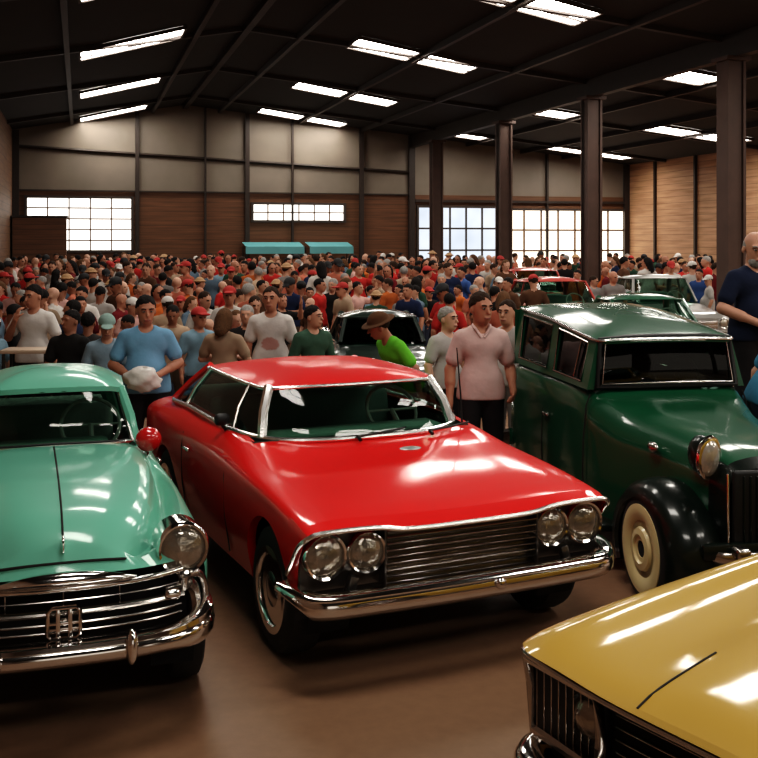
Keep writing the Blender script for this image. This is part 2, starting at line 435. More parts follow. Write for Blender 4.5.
    b = MB(); b.ell((0.12, -.262, .435), (.03, .02, .03), 12); b.build('bumper_badge', CHROME, root)
    # greenhouse
    wb = [(0, 1.085, .968), (.30, 1.10, .97), (.52, 1.155, .975), (.66, 1.25, .985)]
    wt = [(0, 1.30, 1.285), (.28, 1.31, 1.285), (.47, 1.345, 1.282), (.565, 1.395, 1.278)]
    sb = [wb[-1], (.75, 1.42, 1.0), (.79, 1.85, 1.012), (.785, 2.5, 1.012), (.765, 2.98, 1.0)]
    s_t = [wt[-1], (.61, 1.55, 1.283), (.63, 1.95, 1.29), (.62, 2.4, 1.29), (.575, 2.66, 1.275)]
    rb = [sb[-1], (.55, 3.08, 1.0), (0, 3.12, 1.002)]
    rt = [s_t[-1], (.42, 2.74, 1.275), (0, 2.77, 1.285)]
    b = MB(); b.grid(patch(mir(wb), mir(wt), 24, 6, .03, (0, -1, 0))); b.build('windshield', GLASS_DARK, root)
    for s in (-1, 1):
        f = lambda P: [(p[0]*s, p[1], p[2]) for p in P]
        b = MB(); b.grid(patch(f(sb), f(s_t), 18, 4, .02, (s, 0, 0))); b.build('side_window', GLASS_SIDE, root)
    b = MB(); b.grid(patch(mir(rb[::-1]), mir(rt[::-1]), 20, 4, .03, (0, 1, 0))); b.build('rear_window', GLASS_SIDE, root)
    edge = wt+s_t[1:]+rt[1:]                                        # half ring centre-front -> centre-rear
    half = smooth_path(edge, 4)
    ring = [(-p[0], p[1], p[2]) for p in half[::-1]][:-1]+half[:-1]
    ring = [(p[0]*1.012, p[1], p[2]) for p in ring]
    b = MB(); b.grid(roof_shell(ring, .075, 10, 2.6))
    low = [[(p[0], p[1], p[2]) for p in ring+[ring[0]]], [(p[0]*.985, p[1], p[2]-.022) for p in ring+[ring[0]]]]
    b.grid(low); b.build('roof', RED_ROOF, root, angle=60)
    tubpath(root, 'drip_rail', [(p[0]*1.012, p[1]*1.0, p[2]-.012) for p in ring], .013, SATIN, True)
    base = smooth_path(wb+sb[1:]+rb[1:], 3); bring = [(-p[0], p[1], p[2]) for p in base[::-1]][:-1]+base[:-1]
    tubpath(root, 'belt_trim', [(p[0]*1.01, p[1]-.004, p[2]+.004) for p in bring], .017, SATIN, True)
    for s in (-1, 1):
        m = lambda p: (p[0]*s, p[1], p[2])
        p0, p1 = wb[-1], wt[-1]; mid = lerp(p0, p1, .5); mid = (mid[0]*1.03, mid[1]-.015, mid[2])
        tubpath(root, 'windshield_pillar', [m(p0), m(mid), m(p1)], .032, SATIN)
        q0, q1 = (.768, 1.50, 1.0), (.625, 1.58, 1.283); md = lerp(q0, q1, .5)
        tubpath(root, 'vent_window_post', [m(q0), m((md[0]+.02, md[1], md[2])), m(q1)], .012, CHROME_DULL)
        q0, q1 = (.788, 2.56, 1.01), (.632, 2.44, 1.285); md = lerp(q0, q1, .5)
        tubpath(root, 'rear_window_post', [m(q0), m((md[0]+.02, md[1], md[2])), m(q1)], .016, SATIN)
        q0, q1 = sb[-1], s_t[-1]; md = lerp(q0, q1, .5)
        tubpath(root, 'roof_pillar', [m(q0), m((md[0]+.01, md[1]+.01, md[2])), m(q1)], .03, RED)
    interior(root, .74, 1.16, 2.98, .34, .985, SEAT, -1 if False else 1)
    for x0, dx in ((-.1, .36), (.40, .32)):
        b = MB(); b.tube([(x0, 1.06, .985), (x0+dx*.5, 1.075, .995), (x0+dx, 1.12, 1.005)], .007, 6); b.tube([(x0, 1.02, .968), (x0, 1.06, .985)], .012, 6)
        b.build('wiper', BLACK, root)
    b = MB(); b.ell((.16, .86, .925), (.075, .045, .012), 20); b.build('hood_oval', pmat('oval_grey', (.35, .38, .37), .35, .4, coat=.5), root)  # flat grey oval set on the hood near the cowl
    tubpath(root, 'radio_aerial', [(.74, 1.24, .95), (.735, 1.25, 1.15), (.71, 1.26, 1.48)], [.008, .006, .004], BLACK)
    b = MB(); b.tube([(-.80, 1.55, 1.0), (-.83, 1.54, 1.04)], .010, 8); b.rbox((-.83, 1.53, 1.07), (.10, .06, .075), .03, 3); b.build('door_mirror', BLACK, root)
    for x in (-1, 1):
        wheel_parts(root, x*.785, .445, .335, .20, x); wheel_parts(root, x*.79, 2.75, .335, .20, x)
    path = [(.90, 3.30), (.88, 3.50), (.75, 3.60), (0, 3.64)]; path = path+[(-p[0], p[1]) for p in path[-2::-1]]
    b = MB(); b.sweep([q[:2] for q in smooth_path([(p[0], p[1], 0) for p in path], 4)], [(0, .56), (.05, .55), (.06, .50), (.05, .44), (0, .42)]); b.build('rear_bumper', CHROME, root)
    for s in (-1, 1):
        b = MB(); b.lathe([(.075, -.02), (.075, .02), (.05, .035), (0, .04)], 24, Matrix.Translation((s*.66, 3.53, .74)) @ Matrix.Rotation(R(-90), 4, 'X')); b.build('tail_lamp', REDMIRROR, root)
    return root
red_coupe()
# ---------------------------------------------------------------- mint fifties saloon
def mint_saloon():
    root = empty('vintage_saloon', (-1.394, 4.631, 0), R(18.6))
    tag(root, 'mint green fifties saloon with bulbous creased hood, single headlights and a toothy chrome bumper', 'car')
    def st(y, P, dy):
        return (y, [(p[0], d, p[1]) for p, d in zip(P, dy)])
    z0 = (0,)*8
    nose = (0, .01, .03, .07, .10, .17, .20, .22)
    net = [   # centre, crown, hood edge, valley, fender top, shoulder, side, sill
        st(-.085, [(0, .745), (.17, .742), (.28, .735), (.38, .728), (.52, .735), (.625, .71), (.645, .60), (.63, .48)], nose),
        st(-.055, [(0, .800), (.17, .795), (.27, .782), (.36, .765), (.52, .81), (.635, .74), (.655, .60), (.64, .45)], nose),
        st(-.02, [(0, .855), (.16, .838), (.25, .795), (.34, .755), (.52, .845), (.64, .76), (.665, .60), (.64, .42)], tuple(d*.95 for d in nose)),
        st(.07, [(0, .918), (.19, .900), (.30, .838), (.385, .752), (.53, .865), (.645, .775), (.67, .58), (.64, .36)], tuple(d*.8 for d in nose)),
        st(.28, [(0, .972), (.24, .955), (.38, .882), (.455, .758), (.555, .868), (.65, .785), (.68, .56), (.64, .32)], tuple(d*.3 for d in nose)),
        st(.65, [(0, .998), (.28, .985), (.445, .925), (.515, .768), (.59, .858), (.655, .785), (.685, .56), (.635, .29)], z0),
        st(1.10, [(0, 1.004), (.30, .995), (.485, .948), (.545, .800), (.61, .850), (.66, .785), (.685, .56), (.63, .28)], z0),
        st(1.50, [(0, 1.0), (.30, .993), (.48, .955), (.54, .875), (.60, .858), (.645, .79), (.68, .56), (.63, .28)], z0),
        st(1.75, [(0, .99), (.22, .985), (.42, .965), (.51, .94), (.57, .895), (.64, .79), (.68, .56), (.63, .28)], z0),
        st(2.50, [(0, .98), (.22, .978), (.42, .96), (.51, .935), (.57, .895), (.64, .79), (.68, .56), (.63, .28)], z0),
        st(2.95, [(0, .96), (.22, .95), (.42, .92), (.50, .89), (.56, .85), (.64, .76), (.675, .56), (.62, .30)], z0),
        st(3.35, [(0, .84), (.22, .825), (.38, .79), (.47, .77), (.55, .74), (.61, .68), (.63, .55), (.59, .36)], z0),
        st(3.55, [(0, .62), (.20, .61), (.34, .60), (.44, .59), (.52, .58), (.56, .56), (.57, .52), (.54, .45)], z0),
    ]
    ys, rows = car_body(net, 5, [(.55, .32, .345), (2.65, .32, .335)], extra=(-.03, 1.55, 2.75, 1.7))
    def cl(y, x, z, i, j):
        ax = abs(x)
        if 1.66 < y < 2.80 and ax < .475 and z > .9: return None
        if ax < .375+.11*max(0, min(.9, y)) and -.06 < y < 1.52 and z > .745: return 'hood'
        if 1.72 < y < 2.5 and ax > .60 and .33 < z: return 'door'
        return 'body'
    sp = split_faces(rows, cl)
    for k, v in sp.items():
        if k != 'door': mk(k, v[0], v[1], MINT, root, angle=30)
    for s in (-1, 1):
        V, Fc = sp['door']; Fs = [f for f in Fc if V[f[0]][0]*s > 0]; ids = sorted(set(k for f in Fs for k in f)); mp = {k: n for n, k in enumerate(ids)}
        d = mk('door', V[ids], [tuple(mp[k] for k in f) for f in Fs], MINT, root, angle=30)
        b = MB(); b.rbox((s*.695, 2.35, .72), (.025, .13, .022), .01); b.build('door_handle', CHROME, d)
    b = MB(); r = rows[-1]; b.add(r, [tuple(range(len(r)))]); b.build('tail_panel', MINT, root, smooth=False)
    underbody(root, .58, .15, 3.45, .30)
    # hood crease and front shut line
    yy = np.linspace(-.03, 1.53, 24); zz = pchip([-.055, -.02, .07, .28, .65, 1.10, 1.5], [.80, .855, .918, .972, .998, 1.004, 1.0], yy)
    tubpath(root, 'hood_crease', [(0, y, z+.001) for y, z in zip(yy, zz)], .005, SEAM)
    tubpath(root, 'hood_seam', smooth_path(mir([(0, -.058, .793), (.17, -.048, .788), (.27, -.026, .777)]), 4), .006, SEAM)
    b = MB(); b.ell((0, -.03, .862), (.010, .03, .045), 14); b.build('hood_ornament', CHROME, root)
    # front: chrome arch, dark grille, bars, emblem
    b = MB(); b.rbox((0, .12, .57), (1.12, .06, .36), .02); b.build('grille_cavity', DARK, root)
    P = smooth_path(mir([(0, -.10, .733), (.12, -.098, .731), (.22, -.088, .722), (.31, -.068, .708)]), 4)
    b = MB(); b.tube(P, [.006+.030*max(0, 1-(abs(p[0])/.31)**2) for p in P], 10, flat=.9)
    P2 = smooth_path(mir([(0, -.098, .690), (.20, -.085, .690), (.40, -.045, .692), (.52, .0, .70)]), 4)
    b.tube(P2, .014, 10); b.build('grille_arch', CHROME, root)
    b = MB()
    P3 = smooth_path(mir([(0, -.10, .592), (.20, -.092, .592), (.40, -.055, .592), (.52, .0, .592)]), 4); b.tube(P3, .026, 10, flat=.6)
    for z, r in ((.535, .006), (.50, .005), (.635, .004)): b.tube([(p[0], p[1]+.02, z) for p in P3], r, 6)
    for x in (-.24, 0, .24): b.rbox((x, -.045, .635), (.007, .015, .09), .003)
    b.build('grille_bars', CHROME_DULL, root)
    b = MB()                                                        # squared emblem with an H-like motif
    c = (.0, -.150, .562); w, h = .066, .066
    b.tube([(c[0]+x*w, c[1], c[2]+z*h) for x, z in ((-.75, 1), (.75, 1), (1, .75), (1, -.75), (.75, -1), (-.75, -1), (-1, -.75), (-1, .75))], .009, 8, True)
    for x in (-.38, .38): b.rbox((c[0]+x*w, c[1], c[2]), (.020, .016, h*1.9), .005)
    for z in (.0, -.38): b.rbox((c[0], c[1], c[2]+z*h), (w*1.9, .014, .014), .004)
    b.rbox((c[0], c[1]+.03, c[2]), (.03, .05, .03), .005)
    b.build('grille_emblem', CHROME, root)
    for s in (-1, 1):
        b = MB(); b.rbox((s*.47, -.045, .605), (.075, .06, .05), .02, 3); b.tube([(s*.44, -.06, .63), (s*.51, -.05, .638)], .010, 8); b.build('parking_lamp', CHROME, root)
    for s in (-1, 1):
        headlamp(root, (s*.53, .035, .782), .120, R(s*3), depth=.16)
        b = MB(); b.tube([(s*.53, .04, .60), (s*.53, .02, .665)], .028, 10); b.build('lamp_bracket', CHROME_DULL, root)
    # bumper with upswept ends and guards
    path = [(-.60, .40), (-.625, .26), (-.632, .12), (-.61, .0), (-.53, -.09), (-.32, -.155), (0, -.175)]; path = path+[(-p[0], p[1]) for p in path[-2::-1]]
    P = []
    for q in smooth_path([(p[0], p[1], 0) for p in path], 5):
        k = max(0, min(1, (abs(q[0])-.45)/.17)); P.append((q[0], q[1], .012*k, 1+.5*k))
    b = MB(); b.sweep(P, [(-.03, .492), (.015, .496), (.045, .486), (.05, .470), (.042, .462), (.055, .445), (.05, .415), (.02, .388), (-.03, .382)]); b.build('bumper', CHROME, root, angle=50)
    for s in (-1, 1):
        b = MB(); b.ell((s*.277, -.215, .452), (.028, .04, .078), 16); b.build('bumper_guard', CHROME, root)
        b = MB(); P = smooth_path([(s*.55, .02, .665), (s*.60, .06, .655), (s*.63, .10, .61), (s*.645, .12, .54), (s*.645, .11, .45)], 4); b.tube(P, .020, 10)
        b.tube([(p[0]-s*.05, p[1]-.03, p[2]-.03) for p in P[4:]], .03, 8); b.build('bumper_wing', CHROME_DULL, root)
    # greenhouse
    wb = [(0, 1.60, .995), (.22, 1.61, .99), (.38, 1.65, .982), (.46, 1.72, .975)]
    wt = [(0, 1.76, 1.30), (.20, 1.765, 1.298), (.33, 1.79, 1.29), (.385, 1.84, 1.275)]
    sb = [wb[-1], (.51, 1.95, .965), (.515, 2.45, .955), (.46, 2.80, .945)]
    s_t = [wt[-1], (.415, 2.05, 1.285), (.415, 2.4, 1.285), (.36, 2.62, 1.27)]
    rb = [sb[-1], (.30, 2.90, .95), (0, 2.93, .955)]; rt = [s_t[-1], (.22, 2.68, 1.27), (0, 2.70, 1.275)]
    b = MB(); b.grid(patch(mir(wb), mir(wt), 20, 6, .03, (0, -1, 0))); b.build('windshield', GLASS_DARK, root)
    for s in (-1, 1):
        f = lambda P: [(p[0]*s, p[1], p[2]) for p in P]
        b = MB(); b.grid(patch(f(sb), f(s_t), 14, 4, .02, (s, 0, 0))); b.build('side_window', GLASS_SIDE, root)
    b = MB(); b.grid(patch(mir(rb[::-1]), mir(rt[::-1]), 16, 4, .03, (0, 1, 0))); b.build('rear_window', GLASS_SIDE, root)
    half = smooth_path(wt+s_t[1:]+rt[1:], 4); ring = [(-p[0], p[1], p[2]) for p in half[::-1]][:-1]+half[:-1]
    ring = [(p[0]*1.04, p[1]+(-.015 if p[1] < 2 else .01), p[2]+.016) for p in ring]
    b = MB(); b.grid(roof_shell(ring, .105, 10, 2.8)); b.grid([ring+[ring[0]], [(p[0]*.98, p[1], p[2]-.03) for p in ring+[ring[0]]]]); b.build('roof', MINT, root, angle=60)
    tubpath(root, 'windshield_frame', smooth_path(mir(wt), 3)+smooth_path(mir(wb), 3)[::-1], .014, SATIN, True)
    tubpath(root, 'rubber_seal', [(p[0]*.965, p[1]-.006, 1.14+(p[2]-1.14)*.93) for p in smooth_path(mir(wt), 3)+smooth_path(mir(wb), 3)[::-1]], .009, BLACK, True)
    base = smooth_path(sb+rb[1:], 3)
    for s in (-1, 1):
        m = lambda p: (p[0]*s, p[1], p[2])
        p0, p1 = (wb[-1][0]+.02, wb[-1][1]+.03, wb[-1][2]-.02), (wt[-1][0]+.01, wt[-1][1]+.02, wt[-1][2]+.01); md = lerp(p0, p1, .5)
        tubpath(root, 'windshield_pillar', [m(p0), m((md[0]+.012, md[1]-.02, md[2])), m(p1)], .034, MINT)
        q0, q1 = (.52, 2.28, .96), (.42, 2.25, 1.285)
        tubpath(root, 'door_post', [m(q0), m(lerp(q0, q1, .5)), m(q1)], .022, MINT)
        q0, q1 = sb[-1], s_t[-1]
        tubpath(root, 'roof_pillar', [m(q0), m(lerp(q0, q1, .5)), m(q1)], .06, MINT)
        tubpath(root, 'belt_trim', [m((p[0]+.01, p[1], p[2])) for p in base], .012, CHROME)
    interior(root, .47, 1.68, 2.80, .34, .965, PALESEAT, 1, (2.28, 2.62))
    # red mirror on the fender beside the windshield pillar
    mr = MB(); mr.ell((.545, 1.60, 1.0), (.078, .06, .075), 18); ob = mr.build('door_mirror', REDMIRROR, root); tag(ob, 'rounded red mirror housing')
    b = MB(); b.tube([(.535, 1.62, .90), (.54, 1.61, .96)], .012, 8); b.build('mirror_arm', CHROME_DULL, ob)
    for x in (-1, 1):
        wheel_parts(root, x*.59, .55, .31, .17, x, 'plain'); wheel_parts(root, x*.58, 2.65, .31, .17, x, 'plain')
    return root
mint_saloon()
# ---------------------------------------------------------------- dark green upright wagon
def green_wagon():
    root = empty('station_wagon', (2.224, 6.452, 0), R(10))
    tag(root, 'tall dark green vintage wagon with upright cabin, rounded fenders and cream wheels', 'car')
    def st(y, P, dy=None):
        dy = dy or (0,)*7; return (y, [(p[0], d, p[1]) for p, d in zip(P, dy)])
    net = [   # centre, crown, hood edge, shoulder, side upper, side, sill
        st(-.44, [(0, .90), (.16, .895), (.27, .87), (.315, .80), (.32, .68), (.32, .56), (.31, .44)]),
        st(-.36, [(0, .955), (.17, .945), (.29, .905), (.345, .82), (.35, .70), (.35, .56), (.33, .42)]),
        st(-.15, [(0, 1.0), (.19, .99), (.325, .94), (.385, .84), (.40, .70), (.40, .54), (.36, .38)]),
        st(.25, [(0, 1.035), (.22, 1.025), (.375, .975), (.445, .875), (.465, .72), (.47, .52), (.44, .32)]),
        st(.65, [(0, 1.07), (.26, 1.06), (.44, 1.01), (.52, .91), (.55, .74), (.56, .52), (.54, .28)]),
        st(.92, [(0, 1.12), (.30, 1.112), (.50, 1.075), (.575, .98), (.60, .78), (.61, .54), (.59, .26)]),
        st(1.10, [(0, 1.165), (.32, 1.162), (.53, 1.14), (.595, 1.05), (.615, .80), (.62, .55), (.60, .26)]),
        st(1.60, [(0, 1.17), (.32, 1.17), (.55, 1.155), (.605, 1.08), (.625, .82), (.63, .56), (.61, .26)]),
        st(2.60, [(0, 1.17), (.32, 1.17), (.55, 1.155), (.605, 1.08), (.62, .82), (.625, .56), (.60, .26)]),
        st(2.80, [(0, 1.15), (.30, 1.15), (.52, 1.13), (.58, 1.05), (.595, .82), (.60, .56), (.57, .28)]),
    ]
    ys, rows = car_body(net, 3, [], extra=(1.0, 1.12, 2.72, 1.05, 1.75))
    def cl(y, x, z, i, j):
        ax = abs(x)
        if 1.03 < y < 2.72 and ax < .535 and z > 1.08: return None
        if ax < .40+.09*max(0, y) and -.37 < y < .94 and z > (.86 if y > -.31 else .915): return 'hood'
        if 1.02 < y < 1.9 and ax > .56 and z > .34: return 'door'
        if y < -.31: return 'radiator_shell'
        return 'body'
    sp = split_faces(rows, cl)
    for k, v in sp.items():
        if k != 'door': mk(k, v[0], v[1], GREENBLACK if k == 'radiator_shell' else GREEN, root, angle=32)
    for s in (-1, 1):
        V, Fc = sp['door']; Fs = [f for f in Fc if V[f[0]][0]*s > 0]; ids = sorted(set(k for f in Fs for k in f)); mp = {k: n for n, k in enumerate(ids)}
        d = mk('door', V[ids], [tuple(mp[k] for k in f) for f in Fs], GREEN, root, angle=32)
        b = MB(); b.rbox((s*.64, 1.78, .86), (.03, .12, .025), .01); b.build('door_handle', CHROME_DULL, d)
        sm = MB()
        for q in (1.02, 1.90): sm.tube([(s*.575, q, 1.12), (s*.606, q, 1.04), (s*.628, q, .80), (s*.633, q, .56), (s*.618, q, .34)], .005, 6)
        sm.build('door_seam', SEAM, d)
    b = MB(); r = rows[-1]; b.add(r, [tuple(range(len(r)))]); b.build('tail_panel', GREEN, root, smooth=False)
    underbody(root, .55, -.30, 2.75, .30)
    # radiator shell and grille
    b = MB(); b.rbox((0, -.445, .66), (.60, .04, .46), .06, 3); b.build('grille', BLACK, root)
    b = MB()
    for x in np.linspace(-.24, .24, 13): b.rbox((x, -.47, .66), (.010, .015, .40), .003, 1)
    b.build('grille_slats', GREENBLACK, root)
    for s in (-1, 1): tubpath(root, 'grille_edge_strip', [(s*.335, -.46, .875), (s*.34, -.47, .70), (s*.335, -.465, .49)], .006, SATIN)
    # front fenders: crowned arches over the wheels, flowing forward
    for s in (-1, 1):
        prof = [(.34, .425), (.40, .465), (.50, .475), (.60, .455), (.650, .405), (.662, .345), (.64, .335)]
        G = []
        for t in np.linspace(-28, 205, 40):
            a = R(t); k = max(0, math.cos(a)); row = []
            for x, rr in prof:
                rx = rr*(1+.12*max(0, -math.cos(a)) ** 2); row.append((s*x, -rx*math.cos(a)*1.0+.0, .315+rr*math.sin(a)*.93 if True else 0))
            G.append(row)
        b = MB(); b.grid(G); b.build('front_fender', GREENBLACK, root, angle=50)
        M = Matrix.Identity(3)
        b = MB(); b.ell((s*.385, -.25, .945), (.072, .115, .115), 24)
        hb = b.build('headlight', GREENBLACK, root)
        l = MB(); l.lathe([(.104, -.015), (.112, .0), (.108, .016), (.098, .02)], 32, Matrix.Translation((s*.39, -.335, .945)) @ Matrix.Rotation(R(-s*12), 4, 'Z') @ Matrix.Rotation(R(97), 4, 'X') @ Matrix.Diagonal((.74, 1.20, 1, 1))); l.build('bezel', CHROME, hb)
        l = MB(); l.lathe([(.103, .0), (.08, .03), (.05, .044), (0, .05)], 32, Matrix.Translation((s*.39, -.335, .945)) @ Matrix.Rotation(R(-s*12), 4, 'Z') @ Matrix.Rotation(R(97), 4, 'X') @ Matrix.Diagonal((.74, 1.20, 1, 1))); l.build('lens', LENS_PALE, hb)
        b = MB(); b.ell((s*.475, .22, .90), (.028, .065, .035), 14); b.build('side_lamp', CHROME_DULL, root)
        # running board and rear fender lip
        b = MB(); b.rbox((s*.60, 1.25, .30), (.16, 1.35, .05), .02); b.build('running_board', GREENBLACK, root)
    b = MB(); b.rbox((0, -.46, .44), (1.0, .06, .10), .03); b.build('front_apron', GREENBLACK, root)
    path = [(-.42, -.46), (-.38, -.50), (-.2, -.53), (0, -.535)]; path = path+[(-p[0], p[1]) for p in path[-2::-1]]
    b = MB(); b.sweep([q[:2] for q in smooth_path([(p[0], p[1], 0) for p in path], 4)], [(-.02, .445), (.01, .445), (.02, .43), (.02, .40), (.01, .385), (-.02, .385)])
    for s in (-1, 1): b.rbox((s*.30, -.545, .45), (.09, .10, .07), .025, 3)
    b.build('bumper', CHROME_DULL, root)
    b = MB(); b.sweep([(.66, 2.72), (.62, 2.86), (.3, 2.92), (-.3, 2.92), (-.62, 2.86), (-.66, 2.72)], [(-.02, .56), (.03, .55), (.04, .47), (.02, .42), (-.02, .42)]); b.build('rear_bumper', CHROME, root)
    # cabin: windshield, side windows with thick posts, roof
    A0, A1 = (.525, 1.03, 1.165), (.485, 1.06, 1.50)
    wb = [(0, 1.0, 1.175), (.30, 1.005, 1.172), A0]; wt = [(0, 1.03, 1.515), (.28, 1.035, 1.512), A1]
    b = MB(); b.grid(patch(mir(wb), mir(wt), 16, 4, .012, (0, -1, 0))); b.build('windshield', GLASS_BLACK, root)
    fr = [(p[0], p[1]-.006, p[2]) for p in mir(wt)+mir(wb)[::-1]]
    tubpath(root, 'windshield_frame', fr, .022, BLACK, True)
    tubpath(root, 'windshield_trim', [(p[0]*.94, p[1]-.022, 1.34+(p[2]-1.34)*.86) for p in fr], .005, SATIN, True)
    T = lambda y: 1.50+.10*min(1, max(0, (y-1.06)/1.0))+.03*max(0, (y-2.06))
    XB = lambda y: .595; XT = lambda y: .51+.02*min(1, (y-1.06)/.6)
    ends = [1.16, 1.75, 1.90, 2.66]
    for s in (-1, 1):
        def pt(y, k): return (s*(XB(y)+(XT(y)-XB(y))*k), y+.03*k*(1 if y < 1.3 else 0), 1.15+(T(y)-1.15)*k)
        b = MB(); posts = [(1.03, 1.16), (1.75, 1.90), (2.62, 2.76)]
        for y0, y1 in posts:
            b.grid([[pt(y0, k), pt(y1, k)] for k in np.linspace(0, 1, 5)])
            b.grid([[(p[0]-s*.05, p[1], p[2]) for p in (pt(y0, k), pt(y1, k))] for k in np.linspace(0, 1, 5)])
            for yy in (y0, y1): b.grid([[pt(yy, k), (pt(yy, k)[0]-s*.05, pt(yy, k)[1], pt(yy, k)[2])] for k in np.linspace(0, 1, 5)])
        for k0, k1 in ((0, .13), (.87, 1.0)): b.grid([[pt(y, k0), pt(y, k1)] for y in np.linspace(1.03, 2.76, 10)])
        b.build('window_posts', GREEN, root, angle=30)
        for y0, y1, nm in ((1.16, 1.75, 'side_window'), (1.90, 2.62, 'side_window')):
            g = MB(); g.grid([[tuple(np.array(pt(y, k))-np.array((s*.02, 0, 0))) for y in (y0, y1)] for k in (.10, .90)])
            w = g.build(nm, GLASS_BLACK, root)
            ed = [pt(y0, .12), pt(y1, .12), pt(y1, .88), pt(y0, .88)]
            tubpath(w, 'window_trim', ed, .009, CHROME_DULL, True)
        v0, v1 = pt(1.32, .12), pt(1.30, .88); g = MB(); g.tube([v0, v1], .010, 6); g.build('vent_window_post', CHROME_DULL, root)
    b = MB(); b.grid([[(x, 2.78, z) for x in np.linspace(-.58, .58, 8)] for z in (1.13, 1.22)]); b.grid([[(x*.92, 2.77, z) for x in np.linspace(-.58, .58, 8)] for z in (1.55, 1.63)])
    for s in (-1, 1): b.grid([[(s*x, 2.775, z) for x in (.46, .575)] for z in (1.2, 1.6)])
    b.build('tailgate', GREEN, root, smooth=False)
    b = MB(); b.grid([[(x, 2.765, z) for x in (-.47, .47)] for z in (1.22, 1.56)]); b.build('rear_window', GLASS_BLACK, root)
    half = [(0, 1.0, 1.512), (.25, 1.005, 1.51), (.44, 1.015, 1.503), (.505, 1.05, 1.50), (.525, 1.20, T(1.20)), (.535, 1.55, T(1.55)), (.54, 2.0, T(2.0)), (.54, 2.5, T(2.5)), (.52, 2.74, T(2.74)), (.46, 2.80, T(2.8)), (.2, 2.81, T(2.8)+.005), (0, 2.81, T(2.8)+.005)]
    half = smooth_path(half, 3); ring = [(-p[0], p[1], p[2]) for p in half[::-1]][:-1]+half[:-1]
    b = MB(); b.grid(roof_shell(ring, .085, 10, 3.0)); b.grid([ring+[ring[0]], [(p[0]*.985, p[1], p[2]-.035) for p in ring+[ring[0]]]]); b.build('roof', GREEN, root, angle=60)
    tubpath(root, 'drip_rail', [(p[0]*1.008, p[1]-.004, p[2]-.008) for p in ring], .011, SATIN, True)
    interior(root, .53, 1.04, 2.72, .34, 1.14, SEAT, 1)
    for x in (-1, 1):
        wheel_parts(root, x*.57, .0, .335, .17, x, 'cream'); wheel_parts(root, x*.50, 2.35, .335, .17, x, 'cream')
    return root
green_wagon()
